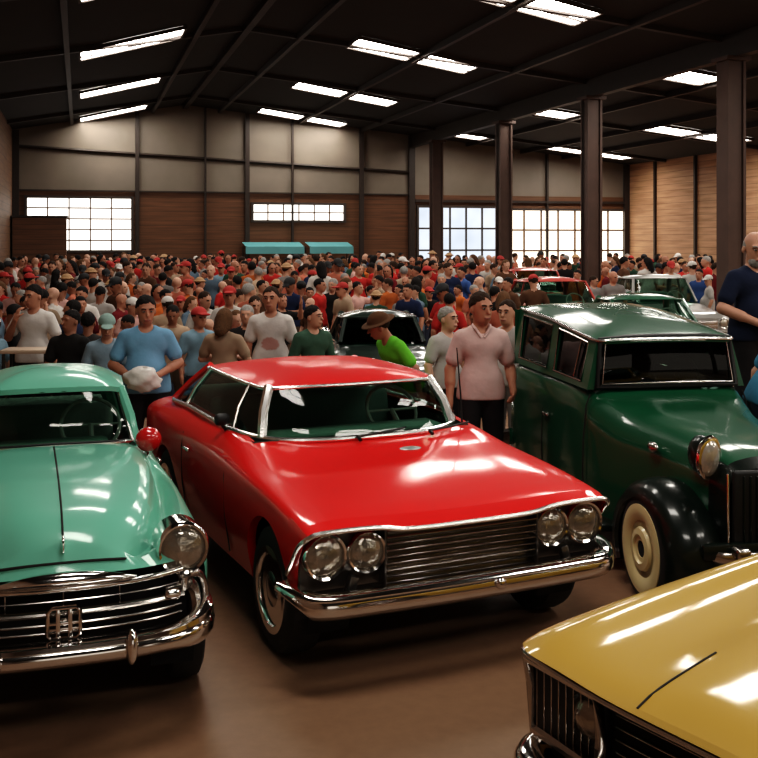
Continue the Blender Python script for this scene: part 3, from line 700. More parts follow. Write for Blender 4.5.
# ---------------------------------------------------------------- mustard car nose
def yellow_coupe():
    root = empty('muscle_coupe', (.925, 2.875, 0), R(-56))
    tag(root, 'mustard yellow coupe showing its long flat hood and chrome-framed dark grille', 'car')
    def st(y, P, dy=None):
        dy = dy or (0,)*8; return (y, [(p[0], d, p[1]) for p, d in zip(P, dy)])
    nose = (0, 0, .005, .02, .03, .10, .18, .22)
    net = [   # centre, inner crease, hood edge, fender valley, fender crown, shoulder, side, sill
        st(-.02, [(0, .800), (.22, .800), (.40, .800), (.62, .808), (.78, .815), (.875, .80), (.885, .62), (.84, .42)], nose),
        st(.03, [(0, .832), (.22, .828), (.40, .822), (.62, .826), (.79, .835), (.882, .812), (.895, .62), (.85, .38)], nose),
        st(.25, [(0, .868), (.24, .862), (.43, .842), (.63, .845), (.80, .862), (.89, .825), (.905, .60), (.86, .30)], tuple(d*.5 for d in nose)),
        st(.70, [(0, .910), (.26, .902), (.47, .868), (.65, .868), (.81, .890), (.895, .845), (.91, .60), (.86, .26)]),
        st(1.20, [(0, .94), (.28, .932), (.52, .898), (.67, .892), (.82, .912), (.895, .865), (.91, .60), (.86, .26)]),
        st(1.50, [(0, .95), (.28, .945), (.55, .925), (.69, .915), (.82, .925), (.895, .875), (.91, .60), (.86, .26)]),
        st(2.2, [(0, .96), (.28, .96), (.56, .955), (.70, .95), (.80, .945), (.89, .885), (.91, .60), (.86, .26)]),
        st(3.2, [(0, .96), (.28, .96), (.56, .955), (.70, .95), (.80, .945), (.88, .89), (.905, .60), (.86, .28)]),
        st(4.0, [(0, .93), (.28, .93), (.56, .93), (.70, .925), (.78, .92), (.85, .87), (.87, .62), (.82, .34)]),
        st(4.25, [(0, .88), (.28, .88), (.54, .88), (.68, .875), (.76, .87), (.81, .83), (.83, .64), (.79, .42)]),
    ]
    ys, rows = car_body(net, 5, [(.75, .34, .385), (3.35, .34, .37)], extra=(.0, 1.45, 1.6, 3.1))
    def cl(y, x, z, i, j):
        ax = abs(x)
        if 1.62 < y < 3.05 and ax < .70 and z > .9: return None
        if ax < .28+.115*max(0, y) and .0 < y < 1.44 and z > .79: return 'hood'
        if 1.65 < y < 2.7 and ax > .80 and z > .34: return 'door'
        return 'body'
    sp = split_faces(rows, cl)
    for k, v in sp.items():
        if k != 'door': mk(k, v[0], v[1], YELLOW, root, angle=30)
    for s in (-1, 1):
        V, Fc = sp['door']; Fs = [f for f in Fc if V[f[0]][0]*s > 0]; ids = sorted(set(k for f in Fs for k in f)); mp = {k: n for n, k in enumerate(ids)}
        mk('door', V[ids], [tuple(mp[k] for k in f) for f in Fs], YELLOW, root, angle=30)
    b = MB(); r = rows[-1]; b.add(r, [tuple(range(len(r)))]); b.build('tail_panel', YELLOW, root, smooth=False)
    underbody(root, .80, .2, 4.15, .30)
    for s in (-1, 1):
        yy = np.linspace(.0, .42, 8); E = []
        for y in yy:
            x = .285+.115*y; Q = []
            for r in rows:
                h = r[len(r)//2:][:26]; Q.append((float(np.interp(x, h[:, 0], h[:, 1])), float(np.interp(x, h[:, 0], h[:, 2]))))
            z = float(np.interp(y, [q[0] for q in Q], [q[1] for q in Q])); E.append((s*x, y, z+.001))
        tubpath(root, 'hood_seam', E, .004, SEAM)
    def MBV(hb, s, x): q = MB(); q.rbox((s*x, .105+.03*(x-.5), .63), (.006, .012, .23), .002, 1); return q.build('lamp_bay_bar', CHROME_DULL, hb)
    # front: cavity, chrome-framed lamp bays, grille, bumper
    b = MB(); b.rbox((0, .19, .60), (1.62, .10, .36), .02); b.build('grille_cavity', DARK, root)
    for s in (-1, 1):
        b = MB()
        fr = [(s*.50, .055, .76), (s*.86, .085, .76), (s*.875, .12, .66), (s*.86, .12, .50), (s*.52, .08, .50), (s*.49, .06, .60)]
        b.tube(fr, .022, 8, True); hb = b.build('lamp_bay', CHROME_DULL, root)
        b = MB(); b.rbox((s*.69, .13, .63), (.34, .04, .25), .02); b.build('lamp_bay_panel', BLACK, hb)
        [MBV(hb, s, x) for x in np.linspace(.55, .84, 9)]; headlamp(hb, (s*.60, .125, .63), .085, bez=BLACK)
    b = MB()
    for z in np.linspace(.50, .74, 7): b.rbox((0, .11, z), (.94, .02, .008), .003, 1)
    b.tube([(-.46, .045, .52), (-.15, .035, .60), (.15, .035, .60), (.46, .045, .52)], .020, 8)
    b.build('grille', CHROME_DULL, root)
    tubpath(root, 'nose_trim', smooth_path(mir([(0, -.012, .785), (.40, -.008, .786), (.70, .02, .792), (.85, .06, .79), (.885, .16, .77)]), 4), .010, CHROME_DULL)
    path = [(-.865, .34), (-.875, .22), (-.85, .10), (-.76, .02), (-.4, -.04), (0, -.055)]; path = path+[(-p[0], p[1]) for p in path[-2::-1]]
    b = MB(); b.sweep([q[:2] for q in smooth_path([(p[0], p[1], 0) for p in path], 5)], [(-.03, .475), (.01, .48), (.04, .465), (.055, .44), (.05, .40), (.055, .37), (.03, .345), (-.03, .34)]); b.build('bumper', CHROME, root, angle=50)
    # greenhouse
    wb = [(0, 1.52, .955), (.35, 1.56, .95), (.68, 1.72, .945)]; wt = [(0, 1.98, 1.27), (.30, 2.0, 1.27), (.54, 2.10, 1.26)]
    sb = [wb[-1], (.76, 2.3, .955), (.72, 3.05, .955)]; s_t = [wt[-1], (.58, 2.4, 1.275), (.52, 2.75, 1.25)]
    rb = [sb[-1], (.4, 3.15, .955), (0, 3.2, .955)]; rt = [s_t[-1], (.3, 2.82, 1.25), (0, 2.85, 1.26)]
    b = MB(); b.grid(patch(mir(wb), mir(wt), 18, 5, .02, (0, -1, 0))); b.build('windshield', GLASS_DARK, root)
    for s in (-1, 1):
        f = lambda P: [(p[0]*s, p[1], p[2]) for p in P]
        b = MB(); b.grid(patch(f(sb), f(s_t), 12, 4, .02, (s, 0, 0))); b.build('side_window', GLASS_SIDE, root)
        tubpath(root, 'windshield_pillar', [(s*wb[-1][0], wb[-1][1], wb[-1][2]), (s*wt[-1][0], wt[-1][1], wt[-1][2])], .03, YELLOW)
        tubpath(root, 'roof_pillar', [(s*sb[-1][0], sb[-1][1], sb[-1][2]), (s*s_t[-1][0], s_t[-1][1], s_t[-1][2])], .06, YELLOW)
    b = MB(); b.grid(patch(mir(rb[::-1]), mir(rt[::-1]), 14, 4, .02, (0, 1, 0))); b.build('rear_window', GLASS_SIDE, root)
    half = smooth_path(wt+s_t[1:]+rt[1:], 4); ring = [(-p[0], p[1], p[2]) for p in half[::-1]][:-1]+half[:-1]
    b = MB(); b.grid(roof_shell([(p[0]*1.02, p[1], p[2]) for p in ring], .06, 8)); b.build('roof', YELLOW, root, angle=60)
    interior(root, .68, 1.62, 3.05, .34, .94, SEAT, 1)
    for x in (-1, 1):
        wheel_parts(root, x*.80, .75, .335, .20, x); wheel_parts(root, x*.80, 3.35, .335, .20, x)
    return root
yellow_coupe()
# ---------------------------------------------------------------- the hall
YAW = math.atan2(299, 1050); HO = (-12.8, 36.65)
PU = np.array([math.cos(YAW), math.sin(YAW)]); PV = np.array([math.sin(YAW), -math.cos(YAW)])
def hall(u, v): q = np.array(HO)+u*PU+v*PV; return float(q[0]), float(q[1])
def to_uv(x, y): d = np.array([x-HO[0], y-HO[1]]); return float(d@PU), float(d@PV)
U1, UA, UC, VL = 23.96, 5.95, 14.68, 52.
ZL, ZA, ZR = 6.04, 7.13, 5.29
def hroof(u): return ZL+(ZA-ZL)*u/UA if u < UA else ZA-(ZA-ZR)*(u-UA)/(U1-UA)
def place(o): o.location = (HO[0], HO[1], 0); o.rotation_euler = (0, 0, YAW); return o
def sobj(b, name, mat, label=None, smooth=False, kind='structure'):
    o = b.build(name, mat, None, smooth); place(o); tag(o, label, kind=kind); return o
def plank_mat(name, c1, c2, pitch=.17, rough=.6, zsplit=None, up=None):
    m, nt, out = new_mat(name); b = N(nt, 'ShaderNodeBsdfPrincipled'); b.inputs['Roughness'].default_value = rough
    tc = N(nt, 'ShaderNodeTexCoord'); sx = N(nt, 'ShaderNodeSeparateXYZ'); L(nt, tc.outputs['Object'], sx.inputs[0])
    mp = N(nt, 'ShaderNodeMapping'); mp.inputs['Scale'].default_value = (.35, .35, 5.); L(nt, tc.outputs['Object'], mp.inputs[0])
    no = N(nt, 'ShaderNodeTexNoise', Scale=2., Detail=5.); L(nt, mp.outputs[0], no.inputs['Vector'])
    mx = N(nt, 'ShaderNodeMix', data_type='RGBA'); mx.inputs[6].default_value = c4(c1); mx.inputs[7].default_value = c4(c2)
    cr = N(nt, 'ShaderNodeMapRange'); cr.inputs[1].default_value = .3; cr.inputs[2].default_value = .7; L(nt, no.outputs['Fac'], cr.inputs[0]); L(nt, cr.outputs[0], mx.inputs[0])
    dv = N(nt, 'ShaderNodeMath', operation='DIVIDE'); dv.inputs[1].default_value = pitch; L(nt, sx.outputs[2], dv.inputs[0])
    fr = N(nt, 'ShaderNodeMath', operation='FRACT'); L(nt, dv.outputs[0], fr.inputs[0])
    gt = N(nt, 'ShaderNodeMath', operation='GREATER_THAN'); gt.inputs[1].default_value = .08; L(nt, fr.outputs[0], gt.inputs[0])
    mr = N(nt, 'ShaderNodeMapRange'); mr.inputs[3].default_value = .55; mr.inputs[4].default_value = 1.; L(nt, gt.outputs[0], mr.inputs[0])
    ml = N(nt, 'ShaderNodeMix', data_type='RGBA', blend_type='MULTIPLY'); ml.inputs[0].default_value = 1.
    L(nt, mx.outputs[2], ml.inputs[6]); L(nt, mr.outputs[0], ml.inputs[7]); res = ml.outputs[2]
    if zsplit:
        n2 = N(nt, 'ShaderNodeTexNoise', Scale=.8, Detail=5.); L(nt, tc.outputs['Object'], n2.inputs['Vector'])
        m2 = N(nt, 'ShaderNodeMix', data_type='RGBA'); m2.inputs[6].default_value = c4([c*.65 for c in up]); m2.inputs[7].default_value = c4([c*1.25 for c in up]); L(nt, n2.outputs['Fac'], m2.inputs[0])
        g2 = N(nt, 'ShaderNodeMath', operation='GREATER_THAN'); g2.inputs[1].default_value = zsplit; L(nt, sx.outputs[2], g2.inputs[0])
        m3 = N(nt, 'ShaderNodeMix', data_type='RGBA'); L(nt, g2.outputs[0], m3.inputs[0]); L(nt, res, m3.inputs[6]); L(nt, m2.outputs[2], m3.inputs[7]); res = m3.outputs[2]
    L(nt, res, b.inputs['Base Color']); L(nt, b.outputs[0], out.inputs[0]); return m
def floor_mat():
    m, nt, out = new_mat('worn_brown_concrete'); b = N(nt, 'ShaderNodeBsdfPrincipled')
    tc = N(nt, 'ShaderNodeTexCoord'); n1 = N(nt, 'ShaderNodeTexNoise', Scale=.45, Detail=6.); n2 = N(nt, 'ShaderNodeTexNoise', Scale=14., Detail=6.)
    L(nt, tc.outputs['Object'], n1.inputs['Vector']); L(nt, tc.outputs['Object'], n2.inputs['Vector'])
    mx = N(nt, 'ShaderNodeMix', data_type='RGBA'); mx.inputs[6].default_value = (.19, .105, .060, 1); mx.inputs[7].default_value = (.27, .160, .095, 1); L(nt, n1.outputs['Fac'], mx.inputs[0])
    mr = N(nt, 'ShaderNodeMapRange'); mr.inputs[3].default_value = .78; mr.inputs[4].default_value = 1.15; L(nt, n2.outputs['Fac'], mr.inputs[0])
    ml = N(nt, 'ShaderNodeMix', data_type='RGBA', blend_type='MULTIPLY'); ml.inputs[0].default_value = 1.; L(nt, mx.outputs[2], ml.inputs[6]); L(nt, mr.outputs[0], ml.inputs[7])
    L(nt, ml.outputs[2], b.inputs['Base Color'])
    r = N(nt, 'ShaderNodeMapRange'); r.inputs[3].default_value = .38; r.inputs[4].default_value = .62; L(nt, n1.outputs['Fac'], r.inputs[0]); L(nt, r.outputs[0], b.inputs['Roughness'])
    bp = N(nt, 'ShaderNodeBump', Strength=.12, Distance=.01); L(nt, n2.outputs['Fac'], bp.inputs['Height']); L(nt, bp.outputs[0], b.inputs['Normal'])
    L(nt, b.outputs[0], out.inputs[0]); return m
W_BACK = plank_mat('end_wall_boards', (.10, .044, .020), (.17, .078, .036), zsplit=3.95, up=(.20, .165, .13))
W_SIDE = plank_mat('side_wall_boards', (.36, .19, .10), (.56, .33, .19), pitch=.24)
W_LEFT = plank_mat('dark_wall_boards', (.13, .07, .04), (.20, .11, .06), pitch=.24)  # darker brown boards for the left and front walls
STEEL = pmat('brown_steel', (.032, .021, .016), .55, var=.25)
PILLAR = pmat('pillar_timber', (.085, .050, .038), .6, var=.3, scale=3.)
ROOFM = pmat('dark_roof_sheet', (.016, .0115, .009), .8, var=.3, scale=1.5)
PANE = emat('daylit_pane', (1., .90, .78), 2.6, .12, 1.5, (1., .97, .93))
PANE_COOL = emat('daylit_pane_cool', (.62, .72, .85), 1.25, .22, .8, (.90, .94, 1.))
PANE_WARM = emat('daylit_pane_warm', (1., .76, .55), 2.4, .15, .7, (1., .90, .76))
SKY = emat('skylight_sheet', (1., .90, .78), 22., .2, 1.5, (1., .97, .92))
FRAME = pmat('window_bars', (.06, .045, .038), .6)

b = MB(); b.box((U1/2, -VL/2, -.05), (U1+.4, VL+.4, .1)); sobj(b, 'floor', floor_mat(), 'brown worn concrete floor of the hall')
b = MB(); b.tube([(10.2, -52, .001), (10.2, 0, .001)], .012, 4, flat=.2)
for v in (12.5, 25, 36.2, 45): b.tube([(0, -v, .001), (U1, -v, .001)], .012, 4, flat=.2)
sobj(b, 'trim_1', SEAM, 'dark expansion joints in the concrete floor')
def wall_holes(u0, u1, ztop, holes, f):
    us = sorted(set([u0, u1]+[h[k] for h in holes for k in (0, 1)]+([UA] if u0 < UA < u1 else []))); bm = MB()
    for a, c in zip(us, us[1:]):
        um = (a+c)/2; cuts = sorted([(h[2], h[3]) for h in holes if h[0] <= um <= h[1]]); z = 0.
        for z0, z1 in cuts+[(None, None)]:
            if z0 is None:
                bm.add([f(a, z), f(c, z), f(c, ztop(c)), f(a, ztop(a))], [(0, 1, 2, 3)])
            else:
                if z0 > z: bm.add([f(a, z), f(c, z), f(c, z0), f(a, z0)], [(0, 1, 2, 3)])
                z = z1
    return bm
WIN = [(.45, 4.08, 1.80, 3.72, PANE, 1), (8.42, 11.95, 2.90, 3.56, PANE, 2), (14.86, 18.22, .95, 3.50, PANE_COOL, 3), (18.60, 23.80, .95, 3.42, PANE_WARM, 4)]
sobj(wall_holes(0, U1, lambda u: hroof(u)+.12, [w[:4] for w in WIN], lambda u, z: (u, 0, z)), 'wall_back', W_BACK, 'end wall with pale panels above brown boards')
wl = ['window above the booth at the wall end', 'long low window high in the end wall', 'cool grey-lit window behind the pillars', 'warm bright window beside the side wall']
for (u0, u1, z0, z1, mt, n), lb in zip(WIN, wl):
    w = empty('window_%d' % n); place(w); tag(w, lb, kind='structure')
    b = MB(); b.add([(u0, .06, z0), (u1, .06, z0), (u1, .06, z1), (u0, .06, z1)], [(0, 1, 2, 3)]); b.build('pane', mt, w, smooth=False)
    b = MB()
    for u in (u0, u1): b.box((u, 0.0, (z0+z1)/2), (.09, .14, z1-z0+.09))
    for z in (z0, z1): b.box(((u0+u1)/2, 0.0, z), (u1-u0, .14, .09))
    b.build('frame', FRAME, w, smooth=False)
    b = MB(); wd = .05 if n in (1, 2) else .07
    nv = {1: 5, 2: 6, 3: 5, 4: 7}[n]; nh = {1: 4, 2: 1, 3: 2, 4: 2}[n]
    for k in range(1, nv): b.box((u0+(u1-u0)*k/nv, .02, (z0+z1)/2), (wd, .05, z1-z0))
    for k in range(1, nh+1): b.box(((u0+u1)/2, .02, z0+(z1-z0)*k/(nh+1)), (u1-u0, .05, wd))
    b.build('bars', FRAME if n in (3,) else pmat('pale_bars', (.20, .12, .075), .6), w, smooth=False)
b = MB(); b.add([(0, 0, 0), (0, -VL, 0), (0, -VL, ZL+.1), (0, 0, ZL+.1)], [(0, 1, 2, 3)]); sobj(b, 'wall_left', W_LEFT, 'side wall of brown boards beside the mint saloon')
b = MB(); b.add([(U1, 0, 0), (U1, -VL, 0), (U1, -VL, ZR+.1), (U1, 0, ZR+.1)], [(0, 1, 2, 3)]); sobj(b, 'wall_right', W_SIDE, 'side wall of pale orange horizontal boards')
FH = [(2., 10., .1, 4.4), (12., 22., .1, 4.2)]  # made-up openings for two glowing sheets, added as fill from behind the viewer
sobj(wall_holes(0, U1, lambda u: hroof(u)+.12, FH, lambda u, z: (u, -VL, z)), 'wall_front', W_LEFT, 'unseen hall wall behind the viewer')
for k, h in enumerate(FH):
    b = MB(); b.add([(h[0], -VL-.05, h[2]), (h[1], -VL-.05, h[2]), (h[1], -VL-.05, h[3]), (h[0], -VL-.05, h[3])], [(0, 1, 2, 3)])
    sobj(b, 'window_%d' % (5+k), emat('added_fill_glow_%d' % k, (1., .88, .74), .9), 'tall glowing panel added behind the viewer as fill light')
b = MB(); e = .0
b.add([(-.1, .1, ZL), (UA, .1, ZA), (UA, -VL-.1, ZA), (-.1, -VL-.1, ZL)], [(0, 1, 2, 3)])
b.add([(UA, .1, ZA), (U1+.1, .1, ZR), (U1+.1, -VL-.1, ZR), (UA, -VL-.1, ZA)], [(0, 1, 2, 3)])
sobj(b, 'ceiling', ROOFM, 'dark sheeted pitched roof underside')
# end wall frame: posts and girts
b = MB()
for v in (2.2, 5.0, 9.5, 14.): b.box((U1-.05, -v, ZR/2), (.10, .10, ZR))
sobj(b, 'trim_0', STEEL, 'thin steel posts along the pale boarded side wall')
b = MB()
for u, w in ((.12, .22), (4.25, .14), (6.68, .07), (8.22, .16), (9.92, .07), (12.59, .16), (14.60, .24), (18.42, .2), (20.3, .08), (23.85, .22)): b.box((u, -.08, hroof(u)/2), (w, .14, hroof(u)-.04))
sobj(b, 'trim_2', STEEL, 'dark steel posts of the end wall')
b = MB()
for z0, z1, u0, u1 in ((5.48, 5.02, .1, 9.9), (5.02, 4.80, 9.9, 14.6)):
    b.tube([(u0, -.07, z0), (u1, -.07, z1)], .06, 4)
b.box((19.3, -.07, 3.72), (9.1, .1, .10)); b.box((7.4, -.06, 3.95), (14.5, .06, .05))
sobj(b, 'trim_3', STEEL, 'dark rails across the end wall')
# roof steel: rafters on both slopes, long purlins, the beam over the pillars
n = 4
for v in np.arange(2.9, 50, 5.85):
    b = MB()
    for u0, u1 in ((0.02, UA), (UA, UC), (UC, U1-.02)):
        z0, z1 = hroof(u0)-.10, hroof(u1)-.10; b.add([(u0, -v-.07, z0), (u1, -v-.07, z1), (u1, -v+.07, z1), (u0, -v+.07, z0), (u0, -v-.07, z0+.13), (u1, -v-.07, z1+.13), (u1, -v+.07, z1+.13), (u0, -v+.07, z0+.13)], [(0, 1, 2, 3), (0, 1, 5, 4), (3, 2, 6, 7), (4, 5, 6, 7)])
    sobj(b, 'trim_%d' % n, STEEL, 'dark steel rafter under the roof'); n += 1
for u in (2.0, 4.8, 7.2, 10.2, 12.6, 16.9, 19.2, 21.0):
    b = MB(); z = hroof(u)-.06; b.box((u, -VL/2, z), (.11, VL-.1, .16)); sobj(b, 'trim_%d' % n, STEEL, 'dark steel purlin running the length of the roof'); n += 1
b = MB(); b.box((UC, -VL/2, hroof(UC)-.22), (.22, VL-.1, .46)); sobj(b, 'trim_%d' % n, STEEL, 'long beam carried by the pillars'); n += 1
b = MB(); b.box((UA, -VL/2, ZA-.06), (.16, VL-.1, .2)); sobj(b, 'trim_%d' % n, STEEL, 'ridge beam of the roof'); n += 1
names = ['pillar closest to the end wall', 'pillar in front of the cool grey window', 'pillar standing beyond the far red car', 'pillar beside the bearded man in navy']
for (v, lb) in zip((2.76, 9.06, 14.75, 20.66, 26.5, 32.4, 44.2), names+[None]*3):
    b = MB(); zt = hroof(UC)-.42
    b.box((UC, -v, zt/2), (.40, .30, zt)); b.box((UC-.17, -v, zt/2), (.06, .40, zt-.01)); b.box((UC+.17, -v, zt/2), (.06, .40, zt-.01)); b.box((UC, -v, .03), (.6, .6, .06)); b.box((UC, -v, zt-.05), (.55, .55, .08))
    sobj(b, 'pillar', PILLAR, 'dark brown steel '+lb if lb else 'dark brown pillar outside the view')
# skylights
def skylight(u0, u1, vc, label, seen=True, skew=0.):
    um = (u0+u1)/2; z = hroof(um); sl = (hroof(u1)-hroof(u0))/(u1-u0); a = math.atan(sl); x, y = hall(um, vc)
    root = empty('roof_skylight', (x, y, z-.055)); root.rotation_euler = (Matrix.Rotation(YAW, 3, 'Z') @ Matrix.Rotation(-a, 3, 'Y')).to_euler()
    w = u1-u0; b = MB()
    def sk(p): return (p[0], p[1]+skew*p[0], p[2])
    def S4(b, P): b.add([sk(p) for p in P], [(0, 3, 2, 1), (4, 5, 6, 7), (0, 1, 5, 4), (1, 2, 6, 5), (2, 3, 7, 6), (3, 0, 4, 7)])
    for yy in (-.58, .22, .62): S4(b, [(x, yy+d, zz) for zz in (-.03, .05) for x, d in ((-w/2, -.025), (w/2, -.025), (w/2, .025), (-w/2, .025))])
    for xx in (-w/2, w/2): S4(b, [(xx+e, y, zz) for zz in (-.03, .05) for e, y in ((-.025, -.6), (.025, -.6), (.025, .64), (-.025, .64))])
    b.build('frame', FRAME, root, smooth=False)
    for y0, y1 in ((-.55, .19), (.25, .59)):
        b = MB(); b.add([sk(p) for p in ((-w/2+.03, y0, .0), (w/2-.03, y0, .0), (w/2-.03, y1, .0), (-w/2+.03, y1, .0))], [(0, 1, 2, 3)]); b.build('sheet', SKY, root, smooth=False)
    if seen: tag(root, label, 'skylight', 'translucent skylights in the roof')
    else: tag(root, label, kind='structure')
rown = ['against the end wall', 'second row from the end wall', 'third row from the end wall', 'fourth row from the end wall']
vs = [1.25, 7.6, 14.5, 20.75, 27.3, 33.8, 40.3]
for k, v in enumerate(vs):
    dv = .15 if k < 3 else 0
    for u0, u1, nm in ((2.25, 4.5, 'short skylight on the low-eave roof slope, '), (8.40, 10.05, 'ridge-side skylight of the nave pair, '), (10.30, 11.75, 'pillar-side skylight of the nave pair, '), (15.0, 16.75, 'skylight just beyond the pillar row, '), (17.0, 18.3, None), (19.35, 20.9, 'inner aisle skylight, '), (21.1, 22.7, 'outer aisle skylight by the pale wall, ')):
        if nm is None: continue
        seen = k < (3 if u0 < 3 else 4 if u0 < 14 else 3)
        if k < 5 or (k-5) % 1 == 0:
            sw = -.55 if u0 < 3 else .27 if u0 < 14 else .06; vv = v+([1.2, 2.0, 2.5, 3.4][min(k, 3)] if u0 > 14 else -sw*((u0+u1)/2-(3.4 if u0 < 3 else 10.1)))
            skylight(u0, u1, vv, (nm+rown[k]) if seen else 'skylight outside the view', seen, sw)
# booth below the first window, teal boards at the end wall
bt = empty('plank_booth', hall(.95, .75)+(0,), YAW); tag(bt, 'brown boarded booth standing against the end wall under the tall window', 'booth')
b = MB(); b.box((0, 0, 1.48), (1.75, 1.0, 2.96)); b.build('wall_panel', W_BACK, bt, smooth=False)
b = MB(); b.box((0, 0, 3.0), (1.85, 1.1, .06)); b.build('roof_board', STEEL, bt, smooth=False)
TEAL = pmat('teal_awning', (.12, .36, .38), .5, var=.2, scale=1.5)
for u0, u1, lb in ((8.0, 10.15, 'long teal market awning against the end wall'), (10.35, 12.0, 'shorter teal market awning against the end wall')):
    root = empty('market_awning', hall((u0+u1)/2, .7)+(0,), YAW); tag(root, lb, 'awning'); w = u1-u0
    b = MB(); b.add([(-w/2, .45, 2.12), (w/2, .45, 2.12), (w/2, -.45, 1.96), (-w/2, -.45, 1.96), (w/2, -.47, 1.70), (-w/2, -.47, 1.70)], [(0, 1, 2, 3), (3, 2, 4, 5)]); b.build('cover', TEAL, root, smooth=False)
    for x in (-w/2+.03, w/2-.03):
        for y in (-.42, .42): b = MB(); b.tube([(x, y, 0), (x, y, 1.97)], .025, 8); b.build('pole', STEEL, root)
# ---------------------------------------------------------------- people: distance fields -> surface nets
class Field:
    def __init__(s, lo, hi, vox):
        s.vox = vox; s.lo = np.array(lo, float)-2*vox
        s.n = np.ceil((np.array(hi, float)+2*vox-s.lo)/vox).astype(int)+1
        s.F = np.full(tuple(s.n), .3, dtype=np.float32)
    def region(s, lo, hi):
        a = np.clip(np.floor((np.array(lo)-s.lo)/s.vox).astype(int), 0, s.n); b = np.clip(np.ceil((np.array(hi)-s.lo)/s.vox).astype(int)+1, 0, s.n)
        return a, b
    def pts(s, a, b):
        g = [s.lo[k]+s.vox*np.arange(a[k], b[k], dtype=np.float32) for k in range(3)]
        return np.stack(np.meshgrid(*g, indexing='ij'), -1).astype(np.float32)
    def add(s, prim, k=.02, grow=0., sub=False):
        lo, hi = prim_box(prim); m = grow+max(.06, 2*k)
        a, b = s.region(np.array(lo)-m, np.array(hi)+m)
        if (b <= a).any(): return
        d = prim_sdf(prim, s.pts(a, b))-grow; sl = tuple(slice(a[i], b[i]) for i in range(3)); f = s.F[sl]
        if sub:
            h = np.clip(.5-.5*(f+d)/k, 0, 1); s.F[sl] = f*(1-h)-d*h+k*h*(1-h)
        else:
            h = np.clip(.5+.5*(f-d)/k, 0, 1); s.F[sl] = f*(1-h)+d*h-k*h*(1-h)
    def cut(s, nrm, off):
        """keep nrm.p + off > 0"""
        P = s.pts((0, 0, 0), s.n); d = -(P@np.array(nrm, np.float32)+off)/np.linalg.norm(nrm); s.F = np.maximum(s.F, d.astype(np.float32))
def cap(a, b, ra, rb, sc=(1, 1, 1)): return ('c', np.array(a, float), np.array(b, float), ra, rb, np.array(sc, float))
def ell(c, r, M=None): return ('e', np.array(c, float), np.array(r, float), np.array(M) if M is not None else np.eye(3))
def prim_box(p):
    if p[0] == 'c':
        r = max(p[3], p[4])*p[5]; return np.minimum(p[1], p[2])-r, np.maximum(p[1], p[2])+r
    r = p[2].max(); return p[1]-r, p[1]+r
def prim_sdf(p, P):
    if p[0] == 'c':
        s = p[5]; A = p[1]/s; B = p[2]/s; Q = P/s.astype(np.float32); ba = (B-A).astype(np.float32); pa = Q-A.astype(np.float32)
        t = np.clip((pa@ba)/max(float(ba@ba), 1e-9), 0, 1); d = np.linalg.norm(pa-t[..., None]*ba, axis=-1)-(p[3]+t*(p[4]-p[3])); return d*float(s.min())
    q = (P-p[1].astype(np.float32))@p[3].astype(np.float32); r = p[2].astype(np.float32)
    k0 = np.linalg.norm(q/r, axis=-1); k1 = np.linalg.norm(q/(r*r), axis=-1); return np.where(k1 > 1e-6, k0*(k0-1)/np.maximum(k1, 1e-6), -float(r.min()))
def nets(F, lo, vox, relax=2):
    S = F < 0; a, b, c = F.shape
    cnt = np.zeros((a-1, b-1, c-1), np.float32); acc = np.zeros((a-1, b-1, c-1, 3), np.float32)
    I, J, K = np.meshgrid(np.arange(a-1), np.arange(b-1), np.arange(c-1), indexing='ij')
    cor = [(0, 0, 0), (1, 0, 0), (0, 1, 0), (1, 1, 0), (0, 0, 1), (1, 0, 1), (0, 1, 1), (1, 1, 1)]
    def sub(A, o): return A[o[0]:a-1+o[0], o[1]:b-1+o[1], o[2]:c-1+o[2]]
    tot = sum(sub(S, o).astype(np.int8) for o in cor); act = (tot > 0) & (tot < 8); idx = np.argwhere(act)
    V = np.zeros((len(idx), 3), np.float32); n = np.zeros(len(idx), np.float32)
    vals = {o: F[idx[:, 0]+o[0], idx[:, 1]+o[1], idx[:, 2]+o[2]] for o in cor}
    for o in cor:
        for ax in range(3):
            if o[ax] == 0:
                q = list(o); q[ax] = 1; f0, f1 = vals[o], vals[tuple(q)]; m = (f0 < 0) != (f1 < 0)
                t = np.where(m, f0/np.where(m, f0-f1, 1), 0); pt = np.tile(np.array(o, np.float32), (len(idx), 1)); pt[:, ax] = t
                V += pt*m[:, None]; n += m
    V = (V/n[:, None]+idx)*vox+np.array(lo)
    ids = -np.ones((a-1, b-1, c-1), np.int64); ids[tuple(idx.T)] = np.arange(len(idx)); Q = []
    for ax in range(3):
        o1, o2 = [(1, 2), (2, 0), (0, 1)][ax]
        sl0 = [slice(1, -1)]*3; sl0[ax] = slice(0, -1); sl1 = [slice(1, -1)]*3; sl1[ax] = slice(1, None)
        A, B = S[tuple(sl0)], S[tuple(sl1)]; e = np.argwhere(A != B)
        if not len(e): continue
        fl = A[tuple(e.T)]; base = e.copy()
        for x in range(3):
            if x != ax: base[:, x] += 1
        def at(d1, d2):
            q = base.copy(); q[:, o1] += d1; q[:, o2] += d2; return ids[tuple(q.T)]
        q = np.stack([at(-1, -1), at(0, -1), at(0, 0), at(-1, 0)], 1); q[~fl] = q[~fl][:, ::-1]; Q.append(q)
    Q = np.vstack(Q); Q = Q[(Q >= 0).all(1)]
    for _ in range(relax):
        acc = np.zeros_like(V); n = np.zeros(len(V), np.float32)
        for k in range(4):
            np.add.at(acc, Q[:, k], V[Q[:, (k+1) % 4]]+V[Q[:, k-1]]); np.add.at(n, Q[:, k], 2)
        V = V*.5+.5*acc/np.maximum(n, 1)[:, None]
    return V, Q
